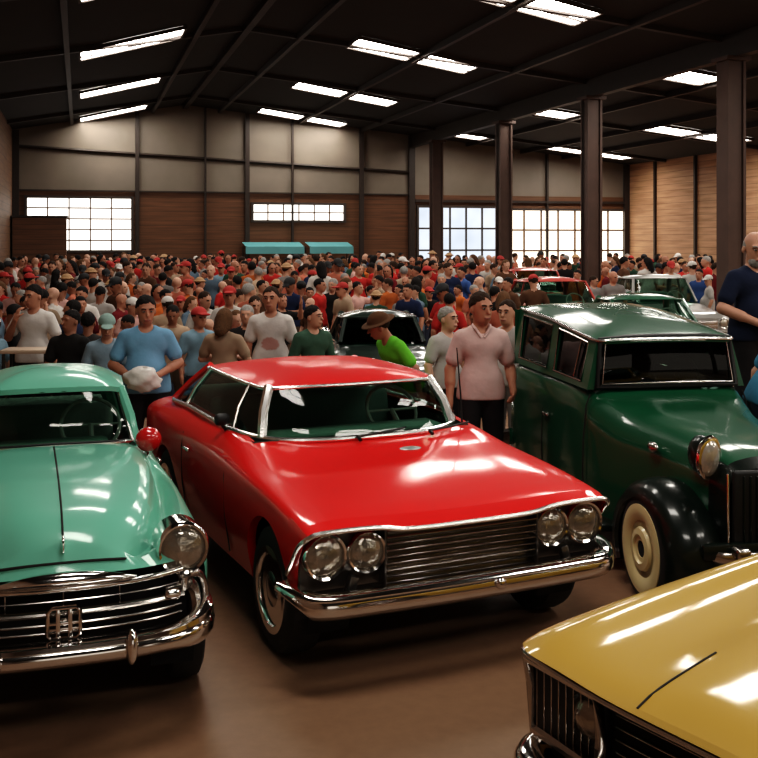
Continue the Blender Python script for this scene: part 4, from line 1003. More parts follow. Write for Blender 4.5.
def rotm(yaw=0, pitch=0, roll=0): return np.array(Matrix.Rotation(R(yaw), 3, 'Z') @ Matrix.Rotation(R(pitch), 3, 'X') @ Matrix.Rotation(R(roll), 3, 'Y'))
def hand_prims(wrist, d, nrm, curl, side, sc=1.):
    """palm, four unequal bent fingers and a thumb; d along the hand, nrm out of the palm"""
    d = np.array(d, float); d /= np.linalg.norm(d); nrm = np.array(nrm, float); nrm -= d*(nrm@d); nrm /= np.linalg.norm(nrm); s = np.cross(d, nrm)*side
    w = np.array(wrist, float); out = []
    out.append((cap(w-d*.01, w+d*.03, .026, .028), .012))
    for k in (-1.2, -.4, .4, 1.2): out.append((cap(w+d*.02+s*k*.012, w+d*.085*sc+s*k*.019, .017, .0135), .012))
    for k, ln in ((1.2, .068), (.4, .078), (-.4, .073), (-1.2, .058)):
        p = w+d*.088*sc+s*k*.0205; a = curl*.5; dirv = d
        for q, f in enumerate((.45, .31, .24)):
            a = curl*(.45+.55*q); dirv = d*math.cos(a)+nrm*math.sin(a); e = p+dirv*ln*f*sc; out.append((cap(p, e, .0098-.0008*q, .0092-.0008*q), .003)); p = e
    p = w+d*.022+s*.026; dd = d*.65+s*.62+nrm*.35; dd /= np.linalg.norm(dd); e = p+dd*.045; out.append((cap(p, e, .014, .011), .008))
    d2 = d*.85+s*.15+nrm*(.35+.4*curl); d2 /= np.linalg.norm(d2); out.append((cap(e, e+d2*.034, .0108, .0095), .004))
    return out
def person_prims(P):
    """lists of (prim, k) per layer for a 1.75 m person facing -y"""
    lean, twist = P.get('lean', 0), P.get('twist', 0); bulk = P.get('bulk', 1.); belly = P.get('belly', 0.)
    hipz = P.get('hip', .93); M = rotm(twist, lean); hip = np.array([0, P.get('hipy', 0.), hipz])
    def up(x, y, z): return hip+M@np.array([x, y, z-.93])
    Ls = {k: [] for k in ('skin', 'shirt', 'trousers', 'hair', 'shoe', 'cap', 'face', 'beard')}
    b = bulk
    torso = [(cap(up(-.085*b, .0, 1.34), up(.085*b, .0, 1.34), .104*b, .104*b, (1, .82, 1)), .04), (cap(up(-.045, 0, 1.10), up(.045, 0, 1.10), .100*b, .100*b, (1, .84, 1)), .06),
             (cap(up(0, 0, 1.34), up(0, 0, 1.05), .112*b, .108*b, (1, .8, 1)), .05), (cap(up(-.145*b, .008, 1.405), up(.145*b, .008, 1.405), .050, .050), .04), (cap(up(-.055, .012, 1.445), up(.055, .012, 1.445), .042, .042), .04)]
    if belly: torso.append((ell(up(0, -.05, 1.08), (.15*b, .13+belly, .17), M), .08))
    pelvis = [(cap(up(-.07, .0, .96), up(.07, 0, .96), .118*b, .118*b, (1, .85, 1)), .06)]
    H = up(*P.get('head', (0, -.02, 1.635))); HM = M@rotm(P.get('hyaw', 0), P.get('hpitch', 0), P.get('hroll', 0))
    HS = P.get('hs', 1.06)
    def hd(x, y, z): return H+HM@np.array([x, y, z])*HS
    neck = [(cap(up(0, .012, 1.44), hd(0, .02, -.06), .060, .054), .03)]
    head = [(ell(hd(0, .012, .03), (.082, .102, .096), HM), .02), (ell(hd(0, -.022, -.03), (.068, .078, .093), HM), .03), (ell(hd(0, -.042, -.083), (.044, .045, .035), HM), .03),
            (cap(hd(0, -.094, .008), hd(0, -.116, -.024), .010, .0145), .012), (cap(hd(-.042, -.078, .03), hd(.042, -.078, .03), .014, .014), .015),
            (ell(hd(-.079, .012, -.012), (.011, .022, .032), HM), .008), (ell(hd(.079, .012, -.012), (.011, .022, .032), HM), .008), (cap(hd(-.018, -.093, -.060), hd(.018, -.093, -.060), .010, .010), .012)]
    sock = [(ell(hd(s*.031, -.100, .010), (.017, .014, .011), HM), .012) for s in (-1, 1)]
    arms, sleeves = [], []
    for s, key in ((-1, 'armL'), (1, 'armR')):
        e, wr, hdir, nrm, curl = P.get(key, ((s*.275, .02, 1.15), (s*.285, -.07, .91), (0, -.15, -1), (-s, 0, 0), .5))
        sh = up(s*.172*b, .01, 1.395); e = up(*e); wr = up(*wr)
        arms += [(cap(sh, e, .047, .039), .02), (cap(e, wr, .042, .028), .015), (cap(e, e+(wr-e)*.4, .042, .043), .015)]
        arms += hand_prims(wr, M@np.array(hdir, float), M@np.array(nrm, float), curl, P.get('thumb', {}).get(key, s if key == 'armL' else s))
        if P.get('sleeve', 'short') == 'short': sleeves += [(cap(sh, sh+(e-sh)*.66, .056, .057), .02)]
        else: sleeves += [(cap(sh, e, .056, .050), .02), (cap(e, e+(wr-e)*.93, .050, .038), .02)]
    legs, tr, shoes = [], [], []
    for s, key in ((-1, 'legL'), (1, 'legR')):
        hp = np.array([s*.09, P.get('hipy', 0.), hipz-.01]); kn, an = [np.array(q, float) for q in P.get(key, ((s*.11, -.02, .50), (s*.12, .02, .085)))]
        legs += [(cap(hp, kn, .088*b, .056), .03), (cap(kn, an, .055, .037), .02), (cap(kn, kn+(an-kn)*.4+np.array([0, .012, 0]), .05, .053), .03)]
        tr += [(cap(hp, kn, .100*b, .070), .04), (cap(kn, an+np.array([0, 0, .0]), .069, .058), .02)]
        ft = np.array([s*.03, -.16, 0]); legs += [(cap(an+np.array([0, .03, -.04]), an+ft+np.array([0, 0, -.05]), .034, .026, (1.15, 1, .9)), .02)]
        shoes += [(cap(an+np.array([0, .035, -.047]), an+ft+np.array([0, -.012, -.055]), .040, .032, (1.1, 1, .85)), .015)]
    Ls['skin'] = torso+neck+head+arms+pelvis+legs
    Ls['sock'] = sock
    hem = P.get('hem', .90)
    Ls['shirt'] = [(p, k) for p, k in torso]+[(cap(up(-.075*b, 0, hem+.12), up(.075*b, 0, hem+.12), .112*b, .112*b, (1, .90, 1)), .05), (cap(up(-.085*b, 0, hem+.02), up(.085*b, 0, hem+.02), .116*b, .116*b, (1, .92, 1)), .05)]+sleeves
    Ls['trousers'] = pelvis+tr
    Ls['shoe'] = shoes
    info = dict(H=H, HM=HM, hd=hd, up=up, M=M, hem=hem)
    return Ls, info
def layer_fields(P, vox):
    Ls, info = person_prims(P); H, HM, hd, up = info['H'], info['HM'], info['hd'], info['up']
    allp = [p for k in ('skin', 'shirt', 'trousers', 'shoe') for p, _ in Ls[k]]; bx = [prim_box(p) for p in allp]
    lo = np.min([q[0] for q in bx], 0)-.05; hi = np.max([q[1] for q in bx], 0)+.06; lo[2] = -.01; out = {}
    def F(): return Field(lo, hi, vox)
    f = F()
    for p, k in Ls['skin']: f.add(p, k)
    for p, k in Ls['sock']: f.add(p, k, sub=True)
    out['skin'] = f
    g = F()
    for p, k in Ls['shirt']: g.add(p, k, .012)
    z = info['M']@np.array([0, 0, 1.]); g.cut(z, -float(z@up(0, 0, info['hem'])))
    g.add(ell(up(0, -.035, 1.50), (.068, .080, .070), info['M']), .01, sub=True); out['shirt'] = g
    g = F()
    for p, k in Ls['trousers']: g.add(p, k, .006)
    g.cut((0, 0, -1), P.get('hip', .93)+.045)
    out['trousers'] = g
    g = F()
    for p, k in Ls['shoe']: g.add(p, k, .003)
    g.cut((0, 0, 1), -.004); out['shoe'] = g
    hs = P.get('hair', 'short')
    Z = HM@np.array([0, 0, 1.]); Y = HM@np.array([0, 1., 0])
    if hs in ('short', 'long', 'bun'):
        g = F(); g.add(ell(hd(0, .018, .034), (.0895, .107, .1025), HM), .01)
        if hs == 'long':
            g.add(cap(hd(0, .055, .0), hd(0, .075, -.16), .085, .07), .03); g.add(cap(hd(-.07, .03, .0), hd(-.075, .03, -.15), .035, .03), .02); g.add(cap(hd(.07, .03, .0), hd(.075, .03, -.15), .035, .03), .02)
            n = Y*.95+Z*.32
        else: n = Y*.75+Z
        if hs == 'bun': g.add(ell(hd(0, .12, .06), (.05, .05, .05)), .02)
        g.cut(n, float(-n@hd(0, 0, 0))+(-.020 if hs != 'long' else .008)); out['hair'] = g
    if 'hair' in out:
        g = out['hair']; Pp = g.pts((0, 0, 0), g.n); q = np.sin(Pp[..., 0]*95+3*np.sin(Pp[..., 2]*40))*np.sin(Pp[..., 1]*80+2)*np.sin(Pp[..., 2]*70+Pp[..., 0]*30); g.F = g.F+(.0065*q).astype(np.float32)
    if hs == 'fringe':
        g = F(); g.add(ell(hd(0, .022, .015), (.087, .100, .085), HM), .01); g.cut(-Z, float(Z@hd(0, 0, .058))); n = Y+.5*Z; g.cut(n, float(-n@hd(0, 0, 0))+.005); out['hair'] = g
    if P.get('cap'):
        g = F(); g.add(ell(hd(0, .014, .045), (.100, .119, .106), HM), .01); g.cut(Z, float(-Z@hd(0, 0, .04)))
        if P['cap'] == 'cap': g.add(ell(hd(0, -.125, .052), (.075, .085, .012), HM), .008)
        if P['cap'] == 'hat': g.add(ell(hd(0, .01, .045), (.165, .185, .014), HM), .008)
        out['cap'] = g
    if P.get('beard'):
        g = F(); g.add(ell(hd(0, -.045, -.085), (.062, .062, .055), HM), .01); g.add(cap(hd(-.066, -.01, -.04), hd(.066, -.01, -.04), .02, .02), .02); n = -Z; g.cut(n, float(Z@hd(0, 0, -.052))); out['beard'] = g
    if P.get('crowd'): return out, info
    return out, info
SKINS = [pmat('skin_%d' % i, c, .55, var=.12, scale=14.) for i, c in enumerate([(.52, .27, .18), (.44, .20, .125), (.30, .13, .075), (.60, .34, .24)])]
HAIRS = [pmat('hair_%d' % i, c, .8, var=.45, scale=45., bump=.6, bscale=60., spec=.25) for i, c in enumerate([(.012, .009, .008), (.035, .018, .010), (.11, .055, .025), (.30, .28, .26)])]
EYE = pmat('eye_dark', (.02, .013, .010), .25); LIP = pmat('lip', (.30, .10, .08), .5); WHITEOFEYE = pmat('eye_white', (.22, .17, .14), .4)
SHOEM = pmat('shoe_leather', (.02, .016, .014), .45)
def cloth(name, c, var=.18): return pmat(name, c, .85, var=var, scale=5., bump=.45, bscale=6.5, spec=.2, bdist=.03)
def hero(P, loc, rz, h, label, skin, hair, shirt, trousers, name='person', capm=None, vox=.0085, eyes=True):
    root = empty(name, loc, R(rz)); tag(root, label, 'person'); s = h/1.75; fs, info = layer_fields(P, vox); hd, HM = info['hd'], info['HM']
    def lay(key, nm, mat, relax=2):
        f = fs[key]; V, Q = nets(f.F, f.lo, f.vox, relax)
        if len(V) == 0: return None
        return mk(nm, V*s, Q, mat, root, angle=0)
    lay('skin', 'body', skin); lay('shirt', 'shirt', shirt, 3); lay('trousers', 'trousers', trousers, 3)
    f = fs['shoe']; V, Q = nets(f.F, f.lo, f.vox)
    for sd in (-1, 1):
        q = Q[(V[Q].mean(1)[:, 0]*sd) > 0]; u = np.unique(q); mp = np.full(len(V), -1); mp[u] = np.arange(len(u)); mk('shoe', V[u]*s, mp[q], SHOEM, root, angle=0)
    if 'hair' in fs: lay('hair', 'hair', hair)
    if 'cap' in fs: lay('cap', 'cap', capm)
    if 'beard' in fs: lay('beard', 'beard', hair)
    if eyes:
        M = Matrix(HM.tolist())
        for sd in (-1, 1):
            b = MB(); b.ell(hd(sd*.031, -.087, .010)*s, (.015*s, .011*s, .008*s), 12, 0, M); b.ell(hd(sd*.031, -.0955, .010)*s, (.0065*s, .004*s, .0065*s), 10, 1, M); b.build('eye', [WHITEOFEYE, EYE], root)
            b = MB(); b.tube([hd(sd*x, y, z)*s for x, y, z in ((.014, -.096, .031), (.032, -.096, .036), (.050, -.084, .032))], .0055*s, 6); b.build('eyebrow', HAIRS[0] if P.get('hair') != 'fringe' else hair, root)
        b = MB(); b.tube([hd(x, y, -.062)*s for x, y in ((-.024, -.092), (-.01, -.101), (.01, -.101), (.024, -.092))], .0055*s, 6); b.build('mouth', LIP, root)
    return root
def at_px(px, py, Y): return ((px-379)/F_PX*Y, Y, CAM_H-(py-240)/F_PX*Y)
def stand(px, Y): return ((px-379)/F_PX*Y, Y, 0)
TEE = cloth('white_tee', (.62, .58, .55)); SKYBLUE = cloth('sky_blue_tee', (.17, .34, .50)); PINKSH = cloth('pale_pink_shirt', (.62, .44, .41)); NAVY = cloth('navy_polo', (.012, .018, .042)); PLAID = cloth('dark_green_plaid', (.05, .10, .07), .5)
LIME = cloth('lime_green_top', (.16, .55, .05)); GREYB = cloth('grey_blue_top', (.22, .30, .36)); BLACKT = cloth('black_top', (.02, .018, .017)); DKTR = cloth('dark_trousers', (.018, .016, .017)); JEANS = cloth('dark_jeans', (.03, .04, .065)); TEALB = cloth('teal_blue_shirt', (.06, .22, .34)); TAN = cloth('tan_cap', (.36, .24, .13)); GREENGREY = cloth('sage_cap', (.25, .35, .32)); PALEG = cloth('pale_grey_top', (.45, .42, .40)); BROWNH = cloth('brown_hat', (.10, .05, .025))
DOWN = dict(armL=((-.248, .03, 1.14), (-.262, -.05, .89), (0, -.12, -1), (1, 0, 0), .55), armR=((.248, .03, 1.14), (.262, -.05, .89), (0, -.12, -1), (-1, 0, 0), .55))
# man in pale pink shirt between the two cars
hero(dict(DOWN, hyaw=22, hpitch=4, bulk=.93, armR=((.25, .06, 1.14), (.24, -.12, .98), (-.2, -1, -.5), (-1, 0, 0), .8), legL=((-.11, -.10, .50), (-.12, -.02, .085)), legR=((.11, .02, .49), (.12, .16, .10))), stand(481, 8.55), 4, 1.76, 'man in pale pink shirt and black trousers walking between red coupe and green wagon', SKINS[1], HAIRS[1], PINKSH, DKTR)
def collar(root, s, mat):
    b = MB(); b.tube([(x*s, y*s, z*s) for x, y, z in ((.012, -.092, 1.405), (.055, -.072, 1.475), (.070, -.01, 1.497), (.045, .055, 1.505), (0, .072, 1.507), (-.045, .055, 1.505), (-.070, -.01, 1.497), (-.055, -.072, 1.475), (-.012, -.092, 1.405))], .015*s, 8, flat=.7)
    b.build('collar', mat, root)
collar(col.objects['person'], 1.76/1.75, PINKSH)
# man in blue tee holding a bag
bluep = stand(146, 9.15)
hero(dict(hyaw=14, hpitch=10, belly=.015, bulk=1.05, armL=((-.29, .0, 1.15), (-.10, -.24, 1.06), (1, -.35, .1), (0, 0, 1), .7), armR=((.29, .0, 1.16), (.12, -.25, 1.08), (-.8, -.6, .1), (-.3, .2, 1), .7)), bluep, 8, 1.70, 'man in sky blue tee holding white bag between mint saloon and red coupe', SKINS[1], HAIRS[0], SKYBLUE, DKTR)
hero(dict(hyaw=-18, hpitch=6, armL=((-.30, .0, 1.17), (-.12, -.20, 1.40), (.3, .1, 1), (.6, .6, 0), .9)), stand(34, 11.4), -6, 1.70, 'man in a white tee raising one hand to his face behind the mint saloon', SKINS[1], HAIRS[0], TEE, DKTR)
TEEPRINT = cloth('white_tee_with_print', (.62, .58, .55)); nt = TEEPRINT.node_tree; bs = [n for n in nt.nodes if n.type == 'BSDF_PRINCIPLED'][0]; src = bs.inputs['Base Color'].links[0].from_socket
tc = N(nt, 'ShaderNodeTexCoord'); mp = N(nt, 'ShaderNodeMapping', vector_type='TEXTURE'); mp.inputs['Location'].default_value = (.0, -.10, 1.13); mp.inputs['Scale'].default_value = (.13, .10, .09); L(nt, tc.outputs['Object'], mp.inputs[0])
gr = N(nt, 'ShaderNodeTexGradient', gradient_type='SPHERICAL'); L(nt, mp.outputs[0], gr.inputs[0]); no = N(nt, 'ShaderNodeTexNoise', Scale=26.); L(nt, tc.outputs['Object'], no.inputs['Vector'])
m1 = N(nt, 'ShaderNodeMath', operation='MULTIPLY'); L(nt, gr.outputs['Fac'], m1.inputs[0]); L(nt, no.outputs['Fac'], m1.inputs[1]); m2 = N(nt, 'ShaderNodeMapRange'); m2.inputs[1].default_value = .08; m2.inputs[2].default_value = .2; L(nt, m1.outputs[0], m2.inputs[0])
mx = N(nt, 'ShaderNodeMix', data_type='RGBA'); mx.inputs[7].default_value = (.50, .28, .25, 1); L(nt, m2.outputs[0], mx.inputs[0]); L(nt, src, mx.inputs[6]); L(nt, mx.outputs[2], bs.inputs['Base Color'])
hero(dict(DOWN, hyaw=-6), stand(271, 10.9), 0, 1.70, 'man in a white tee with a faded red print standing behind the red coupe roof', SKINS[1], HAIRS[1], TEEPRINT, JEANS)
hero(dict(DOWN, hyaw=150, hair='short'), stand(70, 10.3), 175, 1.50, 'dark-haired person in black seen from behind, just over the mint saloon roof', SKINS[2], HAIRS[0], BLACKT, DKTR, eyes=False)
hero(dict(DOWN, hyaw=0, hair='short'), stand(88, 10.75), 188, 1.45, 'person in charcoal with black hair, half hidden by the sage-capped visitor', SKINS[2], HAIRS[0], cloth('charcoal_top', (.04, .036, .034)), DKTR, eyes=False)
hero(dict(DOWN, cap='cap', hair='short', hpitch=18), stand(107, 10.15), 15, 1.46, 'person in a sage green cap and grey-blue top next to the blue-tee man', SKINS[0], HAIRS[1], GREYB, DKTR, capm=GREENGREY)
hero(dict(DOWN, sleeve='long', hair='short', hyaw=30), stand(313, 10.55), 30, 1.53, 'person in a dark green plaid shirt to the side of the dark saloon', SKINS[0], HAIRS[0], PLAID, JEANS)
hero(dict(DOWN, hair='short', cap='hat', lean=28, hpitch=-4, hyaw=-25), stand(409, 9.75), -62, 1.60, 'person in lime green top and brown brimmed hat stooping behind red coupe', SKINS[1], HAIRS[1], LIME, DKTR, capm=BROWNH)
hero(dict(DOWN, hair='short', hyaw=10), stand(447, 10.0), 40, 1.55, 'grey-haired person in a pale top standing close behind the pink-shirted man', SKINS[3], HAIRS[3], PALEG, DKTR)
hero(dict(DOWN, hair='short', hyaw=10), stand(508, 9.9), -40, 1.62, 'person in light grey top partly hidden by the pink-shirted man and wagon', SKINS[0], HAIRS[1], PALEG, cloth('grey_trousers', (.2, .19, .18)))
hero(dict(hyaw=-20, hpitch=14, hair='fringe', beard=True, belly=.04, bulk=1.05, hs=1.14, armL=((-.31, .0, 1.16), (-.08, -.27, 1.02), (1, -.4, -.2), (0, .4, 1), .6), armR=((.31, .0, 1.16), (.10, -.27, 1.0), (-.8, -.6, 0), (0, .3, 1), .6)), (3.23, 9.06, .372), 22, 1.88, 'bald bearded man in a navy polo shirt standing up on a crate behind green wagon', SKINS[0], HAIRS[3], NAVY, DKTR)
hero(dict(DOWN, lean=22, hpitch=10, hair='short', hyaw=0), stand(762, 8.2), 90, 1.75, 'person in a teal blue shirt leaning over in front of the bearded man', SKINS[0], HAIRS[1], TEALB, JEANS, eyes=False)
cr = empty('wooden_crate', (3.23, 9.06, 0), R(22)); tag(cr, 'low wooden crate the bearded man in navy stands on', 'crate')
WOOD = pmat('rough_wood', (.16, .09, .045), .7, var=.3)
q = MB()
for k in range(5): q.rbox((0, -.28+.14*k, .345), (.72, .13, .03), .005, 1)
q.build('lid', WOOD, cr)
for s in (-1, 1):
    q = MB()
    for z in (.06, .16, .26): q.rbox((0, s*.33, z), (.72, .025, .09), .004, 1)
    q.build('side_panel', WOOD, cr)
    q = MB()
    for z in (.06, .16, .26): q.rbox((s*.345, 0, z), (.025, .64, .09), .004, 1)
    q.build('side_panel', WOOD, cr)
    for t in (-1, 1): q = MB(); q.rbox((s*.32, t*.305, .165), (.04, .04, .33), .004, 1); q.build('corner_post', WOOD, cr)
# small pale table in front of the man in the white tee
tb = empty('display_table', (stand(28, 10.9)[0], 10.9, 0), R(4)); tag(tb, 'small pale display table in front of the white-tee man raising his hand', 'table')
PALEW = pmat('pale_laminate', (.55, .42, .32), .5, var=.1)
q = MB(); q.rbox((0, 0, 1.055), (.48, .34, .04), .01); q.build('tabletop', PALEW, tb)
for s in (-1, 1):
    for t in (-1, 1): q = MB(); q.tube([(s*.21, t*.14, 0), (s*.21, t*.14, 1.04)], .016, 8); q.build('leg', STEEL, tb)
# white bag in the blue-tee man's hands
hb = MB(); rg = random.Random(3)
G = []
for i in range(13):
    th = math.pi*i/12; row = []
    for k in range(20):
        ph = 2*math.pi*k/20; q = 1+.16*math.sin(3*ph+i)+.10*math.sin(5*ph-2*i)+rg.uniform(-.06, .06)
        row.append((.15*math.sin(th)*math.cos(ph)*q, .085*math.sin(th)*math.sin(ph)*q, .105*math.cos(th)*(1+.1*math.sin(2*ph+i))))
    G.append(row+[row[0]])
hb.grid(G); bag = hb.build('plastic_bag', pmat('white_plastic', (.70, .66, .62), .35, var=.1, bump=.3, bscale=25.), None, angle=0)
bag.location = (bluep[0]+.045, bluep[1]-.345, 1.03); tag(bag, 'crumpled white plastic bag held by the man in the sky blue tee', 'bag')
# ---------------------------------------------------------------- parked cars farther back
def plain_car(name, label, X, Y, th, paint, W=.82, H=1.40, cab=(1.25, 3.05), Ln=4.0, belt=.95, group=None, glass=None, roofmat=None):
    root = empty(name, (X, Y, 0), R(th)); tag(root, label, 'car', group)
    def st(y, z, w, e=0): return (y, [(0, 0, z), (w*.45, 0, z-.005), (w*.82, 0, z-.02-e), (w*.97, 0, z-.10-e), (w, 0, .62), (w*.97, 0, .45), (w*.92, 0, .30)])
    net = [st(0, .74, W*.90), st(.10, .80, W*.96), st(.6, .86, W), st(cab[0]-.15, belt-.03, W), st(cab[0]+.1, belt, W), st(cab[1], belt, W), st(Ln-.35, belt-.06, W*.98), st(Ln, .80, W*.90)]
    ys, rows = car_body(net, 3, [(.70, .33, .37), (Ln-.85, .33, .37)], per=4, nside=8, n=30, extra=(cab[0], cab[1], cab[0]-.1))
    def cl(y, x, z, i, j):
        if cab[0]+.02 < y < cab[1]-.05 and abs(x) < W*.80 and z > .85: return None
        if y < cab[0]-.1 and abs(x) < W*.7 and z > .75 and y > .1: return 'hood'
        return 'body'
    for k, v in split_faces(rows, cl).items(): mk(k, v[0], v[1], paint, root, angle=32)
    for r, nm in ((rows[0], 'front_panel'), (rows[-1], 'tail_panel')):
        b = MB(); b.add(r, [tuple(range(len(r)))]); b.build(nm, paint, root, smooth=False)
    b = MB(); b.rbox((0, -.02, .60), (W*1.1, .05, .20), .03)
    for z in (.55, .60, .65): b.rbox((0, -.05, z), (W*1.08, .02, .012), .003, 1)
    b.build('grille', CHROME_DULL, root)
    for s in (-1, 1): headlamp(root, (s*W*.70, -.02, .64), .095)
    for yy, sg, nm in ((-.02, 1, 'front_bumper'), (Ln+.02, -1, 'rear_bumper')):
        P = [(-W*1.02, yy+sg*.2), (-W*.95, yy), (-W*.5, yy-sg*.09), (W*.5, yy-sg*.09), (W*.95, yy), (W*1.02, yy+sg*.2)]
        b = MB(); b.tube([(p[0], p[1], .43) for p in smooth_path([(q[0], q[1], 0) for q in P], 4)], .06, 8, flat=1.1); b.build(nm, CHROME, root)
    w = W*.80; t = W*.66; c0, c1 = cab
    wb = [(0, c0, belt+.01), (w*.8, c0+.08, belt+.01), (w, c0+.2, belt+.01)]; wt = [(0, c0+.38, H-.07), (t*.8, c0+.42, H-.075), (t, c0+.5, H-.085)]
    sb = [wb[-1], (w, c1-.1, belt+.01)]; s_t = [wt[-1], (t, c1-.45, H-.085)]
    rb = [sb[-1], (0, c1+.02, belt+.01)]; rt = [s_t[-1], (0, c1-.36, H-.075)]
    g = glass or GLASS_DARK
    b = MB(); b.grid(patch(mir(wb), mir(wt), 14, 4, .02, (0, -1, 0))); b.build('windshield', g, root)
    for s in (-1, 1):
        f = lambda P: [(p[0]*s, p[1], p[2]) for p in P]
        b = MB(); b.grid(patch(f(sb), f(s_t), 8, 3, .02, (s, 0, 0))); b.build('side_window', g, root)
        for a, c, rr in ((wb[-1], wt[-1], .03), (sb[-1], s_t[-1], .05), ((w, (c0+c1)/2, belt), (t, (c0+c1)/2, H-.085), .022)):
            tubpath(root, 'roof_pillar', [(a[0]*s, a[1], a[2]), (c[0]*s, c[1], c[2])], rr, roofmat or paint)
    b = MB(); b.grid(patch(mir(rb[::-1]), mir(rt[::-1]), 12, 3, .02, (0, 1, 0))); b.build('rear_window', g, root)
    half = smooth_path(wt+s_t[1:]+rt[1:], 4); ring = [(-p[0]*1.03, p[1], p[2]) for p in half[::-1]][:-1]+[(p[0]*1.03, p[1], p[2]) for p in half[:-1]]
    b = MB(); b.grid(roof_shell(ring, .085, 8)); b.build('roof', roofmat or paint, root, angle=60)
    tubpath(root, 'drip_rail', ring, .010, paint, True)
    interior(root, w-.02, c0+.05, c1-.1, .34, belt, SEAT, 1); underbody(root, W*.85, .1, Ln-.1, .30)
    m = MB(); m.tube([(-w-.02, c0+.25, belt), (-w-.14, c0+.22, belt+.06)], .01, 6); m.ell((-w-.18, c0+.2, belt+.10), (.07, .03, .10), 14); m.build('door_mirror', CHROME, root)
    for x in (-1, 1):
        wheel_parts(root, x*(W-.10), .70, .32, .18, x, 'plain'); wheel_parts(root, x*(W-.10), Ln-.85, .32, .18, x, 'plain')
    return root
CARBLACK = pmat('green_black_gloss', (.010, .022, .016), .3, coat=1.); FARRED = pmat('faded_red_paint', (.50, .06, .045), .4, coat=.8); SILVER = pmat('silver_paint', (.36, .35, .33), .35, .4, coat=.8); FARGREEN = pmat('bottle_green_paint', (.02, .10, .055), .3, coat=1.)
plain_car('vintage_saloon', 'black-green vintage saloon parked among the crowd behind the red coupe', .17, 11.1, 6, CARBLACK, W=.62, H=1.35, cab=(1.05, 2.7), Ln=3.5, belt=.98, glass=GLASS_BLACK)
plain_car('hardtop_coupe', 'faded red car with a flat roof just beyond the green wagon roof', 3.9, 18.6, 14, FARRED, H=1.48)
plain_car('hardtop_coupe', 'second faded red car, showing a sliver of roof farther back by the pillar', 4.1, 24.2, 8, FARRED, H=1.52)
plain_car('saloon', 'silver saloon with a pale roof in front of the pale boarded wall', *stand(694, 19.6)[:2], 6, SILVER, H=1.50)
plain_car('saloon', 'bottle green saloon parked between the green wagon and silver saloon', *stand(690, 14.2)[:2], 5, FARGREEN, H=1.38, Ln=3.5, cab=(1.2, 2.8))
# ---------------------------------------------------------------- the crowd
def shirt_obj_mat():
    m, nt, out = new_mat('crowd_clothing'); b = N(nt, 'ShaderNodeBsdfPrincipled'); b.inputs['Roughness'].default_value = .9; b.inputs['Specular IOR Level'].default_value = .2
    oi = N(nt, 'ShaderNodeObjectInfo'); tc = N(nt, 'ShaderNodeTexCoord'); no = N(nt, 'ShaderNodeTexNoise', Scale=6., Detail=3.); L(nt, tc.outputs['Object'], no.inputs['Vector'])
    mr = N(nt, 'ShaderNodeMapRange'); mr.inputs[3].default_value = .65; mr.inputs[4].default_value = 1.25; L(nt, no.outputs['Fac'], mr.inputs[0])
    ml = N(nt, 'ShaderNodeMix', data_type='RGBA', blend_type='MULTIPLY'); ml.inputs[0].default_value = 1.; L(nt, oi.outputs['Color'], ml.inputs[6]); L(nt, mr.outputs[0], ml.inputs[7])
    L(nt, ml.outputs[2], b.inputs['Base Color']); L(nt, b.outputs[0], out.inputs[0]); return m
SHIRTS = [('salmon top', (.52, .17, .11), 9), ('red top', (.48, .035, .03), 9), ('black top', (.018, .016, .016), 11), ('white top', (.60, .56, .52), 9), ('grey top', (.24, .22, .21), 8), ('slate blue top', (.12, .17, .22), 6),
          ('navy top', (.02, .03, .075), 6), ('brown top', (.14, .07, .04), 7), ('rust orange top', (.50, .13, .035), 6), ('beige top', (.42, .30, .21), 7), ('pale pink top', (.60, .36, .32), 5), ('dark green top', (.03, .07, .045), 3), ('light blue top', (.22, .34, .42), 4), ('maroon top', (.17, .02, .025), 5), ('blue top', (.05, .10, .26), 2)]
cap_m = {'red': pmat('cap_red', (.40, .035, .03), .85), 'white': pmat('cap_white', (.62, .58, .54), .8), 'black': pmat('cap_black', (.02, .02, .022), .8), 'tan': pmat('cap_tan', (.42, .25, .13), .8)}
POSES = dict(A=dict(DOWN), B=dict(armL=((-.28, -.02, 1.16), (-.10, -.24, 1.16), (1, -.2, .3), (0, .3, 1), .7), armR=((.28, -.02, 1.16), (.10, -.24, 1.18), (-1, -.2, .3), (0, .3, 1), .7), hpitch=22),
             C=dict(armL=((-.27, .03, 1.15), (-.28, -.05, .92), (0, -.12, -1), (1, 0, 0), .5), armR=((.27, -.16, 1.36), (.20, -.30, 1.60), (0, -.1, 1), (-1, 0, 0), .4)), D=dict(DOWN, hyaw=38, hpitch=10, belly=.03))
KINDS_ = [('short black hair', 'A', 'short', None, 0, 1), ('short black hair', 'B', 'short', None, 0, 2), ('short brown hair', 'D', 'short', None, 1, 0), ('short brown hair', 'C', 'short', None, 1, 1), ('grey hair', 'A', 'short', None, 3, 0), ('long dark hair', 'D', 'long', None, 0, 1), ('long brown hair', 'B', 'long', None, 2, 3),
          ('a red cap', 'A', 'short', 'red', 0, 1), ('a red cap', 'B', 'short', 'red', 1, 0), ('a white cap', 'D', 'short', 'white', 1, 0), ('a black cap', 'B', 'short', 'black', 0, 2), ('a tan hat', 'A', 'short', 'tan', 1, 0), ('a shaved head', 'D', 'none', None, 0, 1), ('a shaved head', 'A', 'none', None, 0, 3), ('short black hair', 'C', 'short', None, 0, 0)]
KW = [12, 9, 10, 4, 6, 7, 6, 4, 3, 4, 4, 2, 4, 5, 4]
CLOTH_OBJ = shirt_obj_mat(); CTROU = [cloth('crowd_trousers_%d' % i, c) for i, c in enumerate([(.02, .02, .025), (.05, .06, .09), (.14, .10, .07)])]
_geo = {}
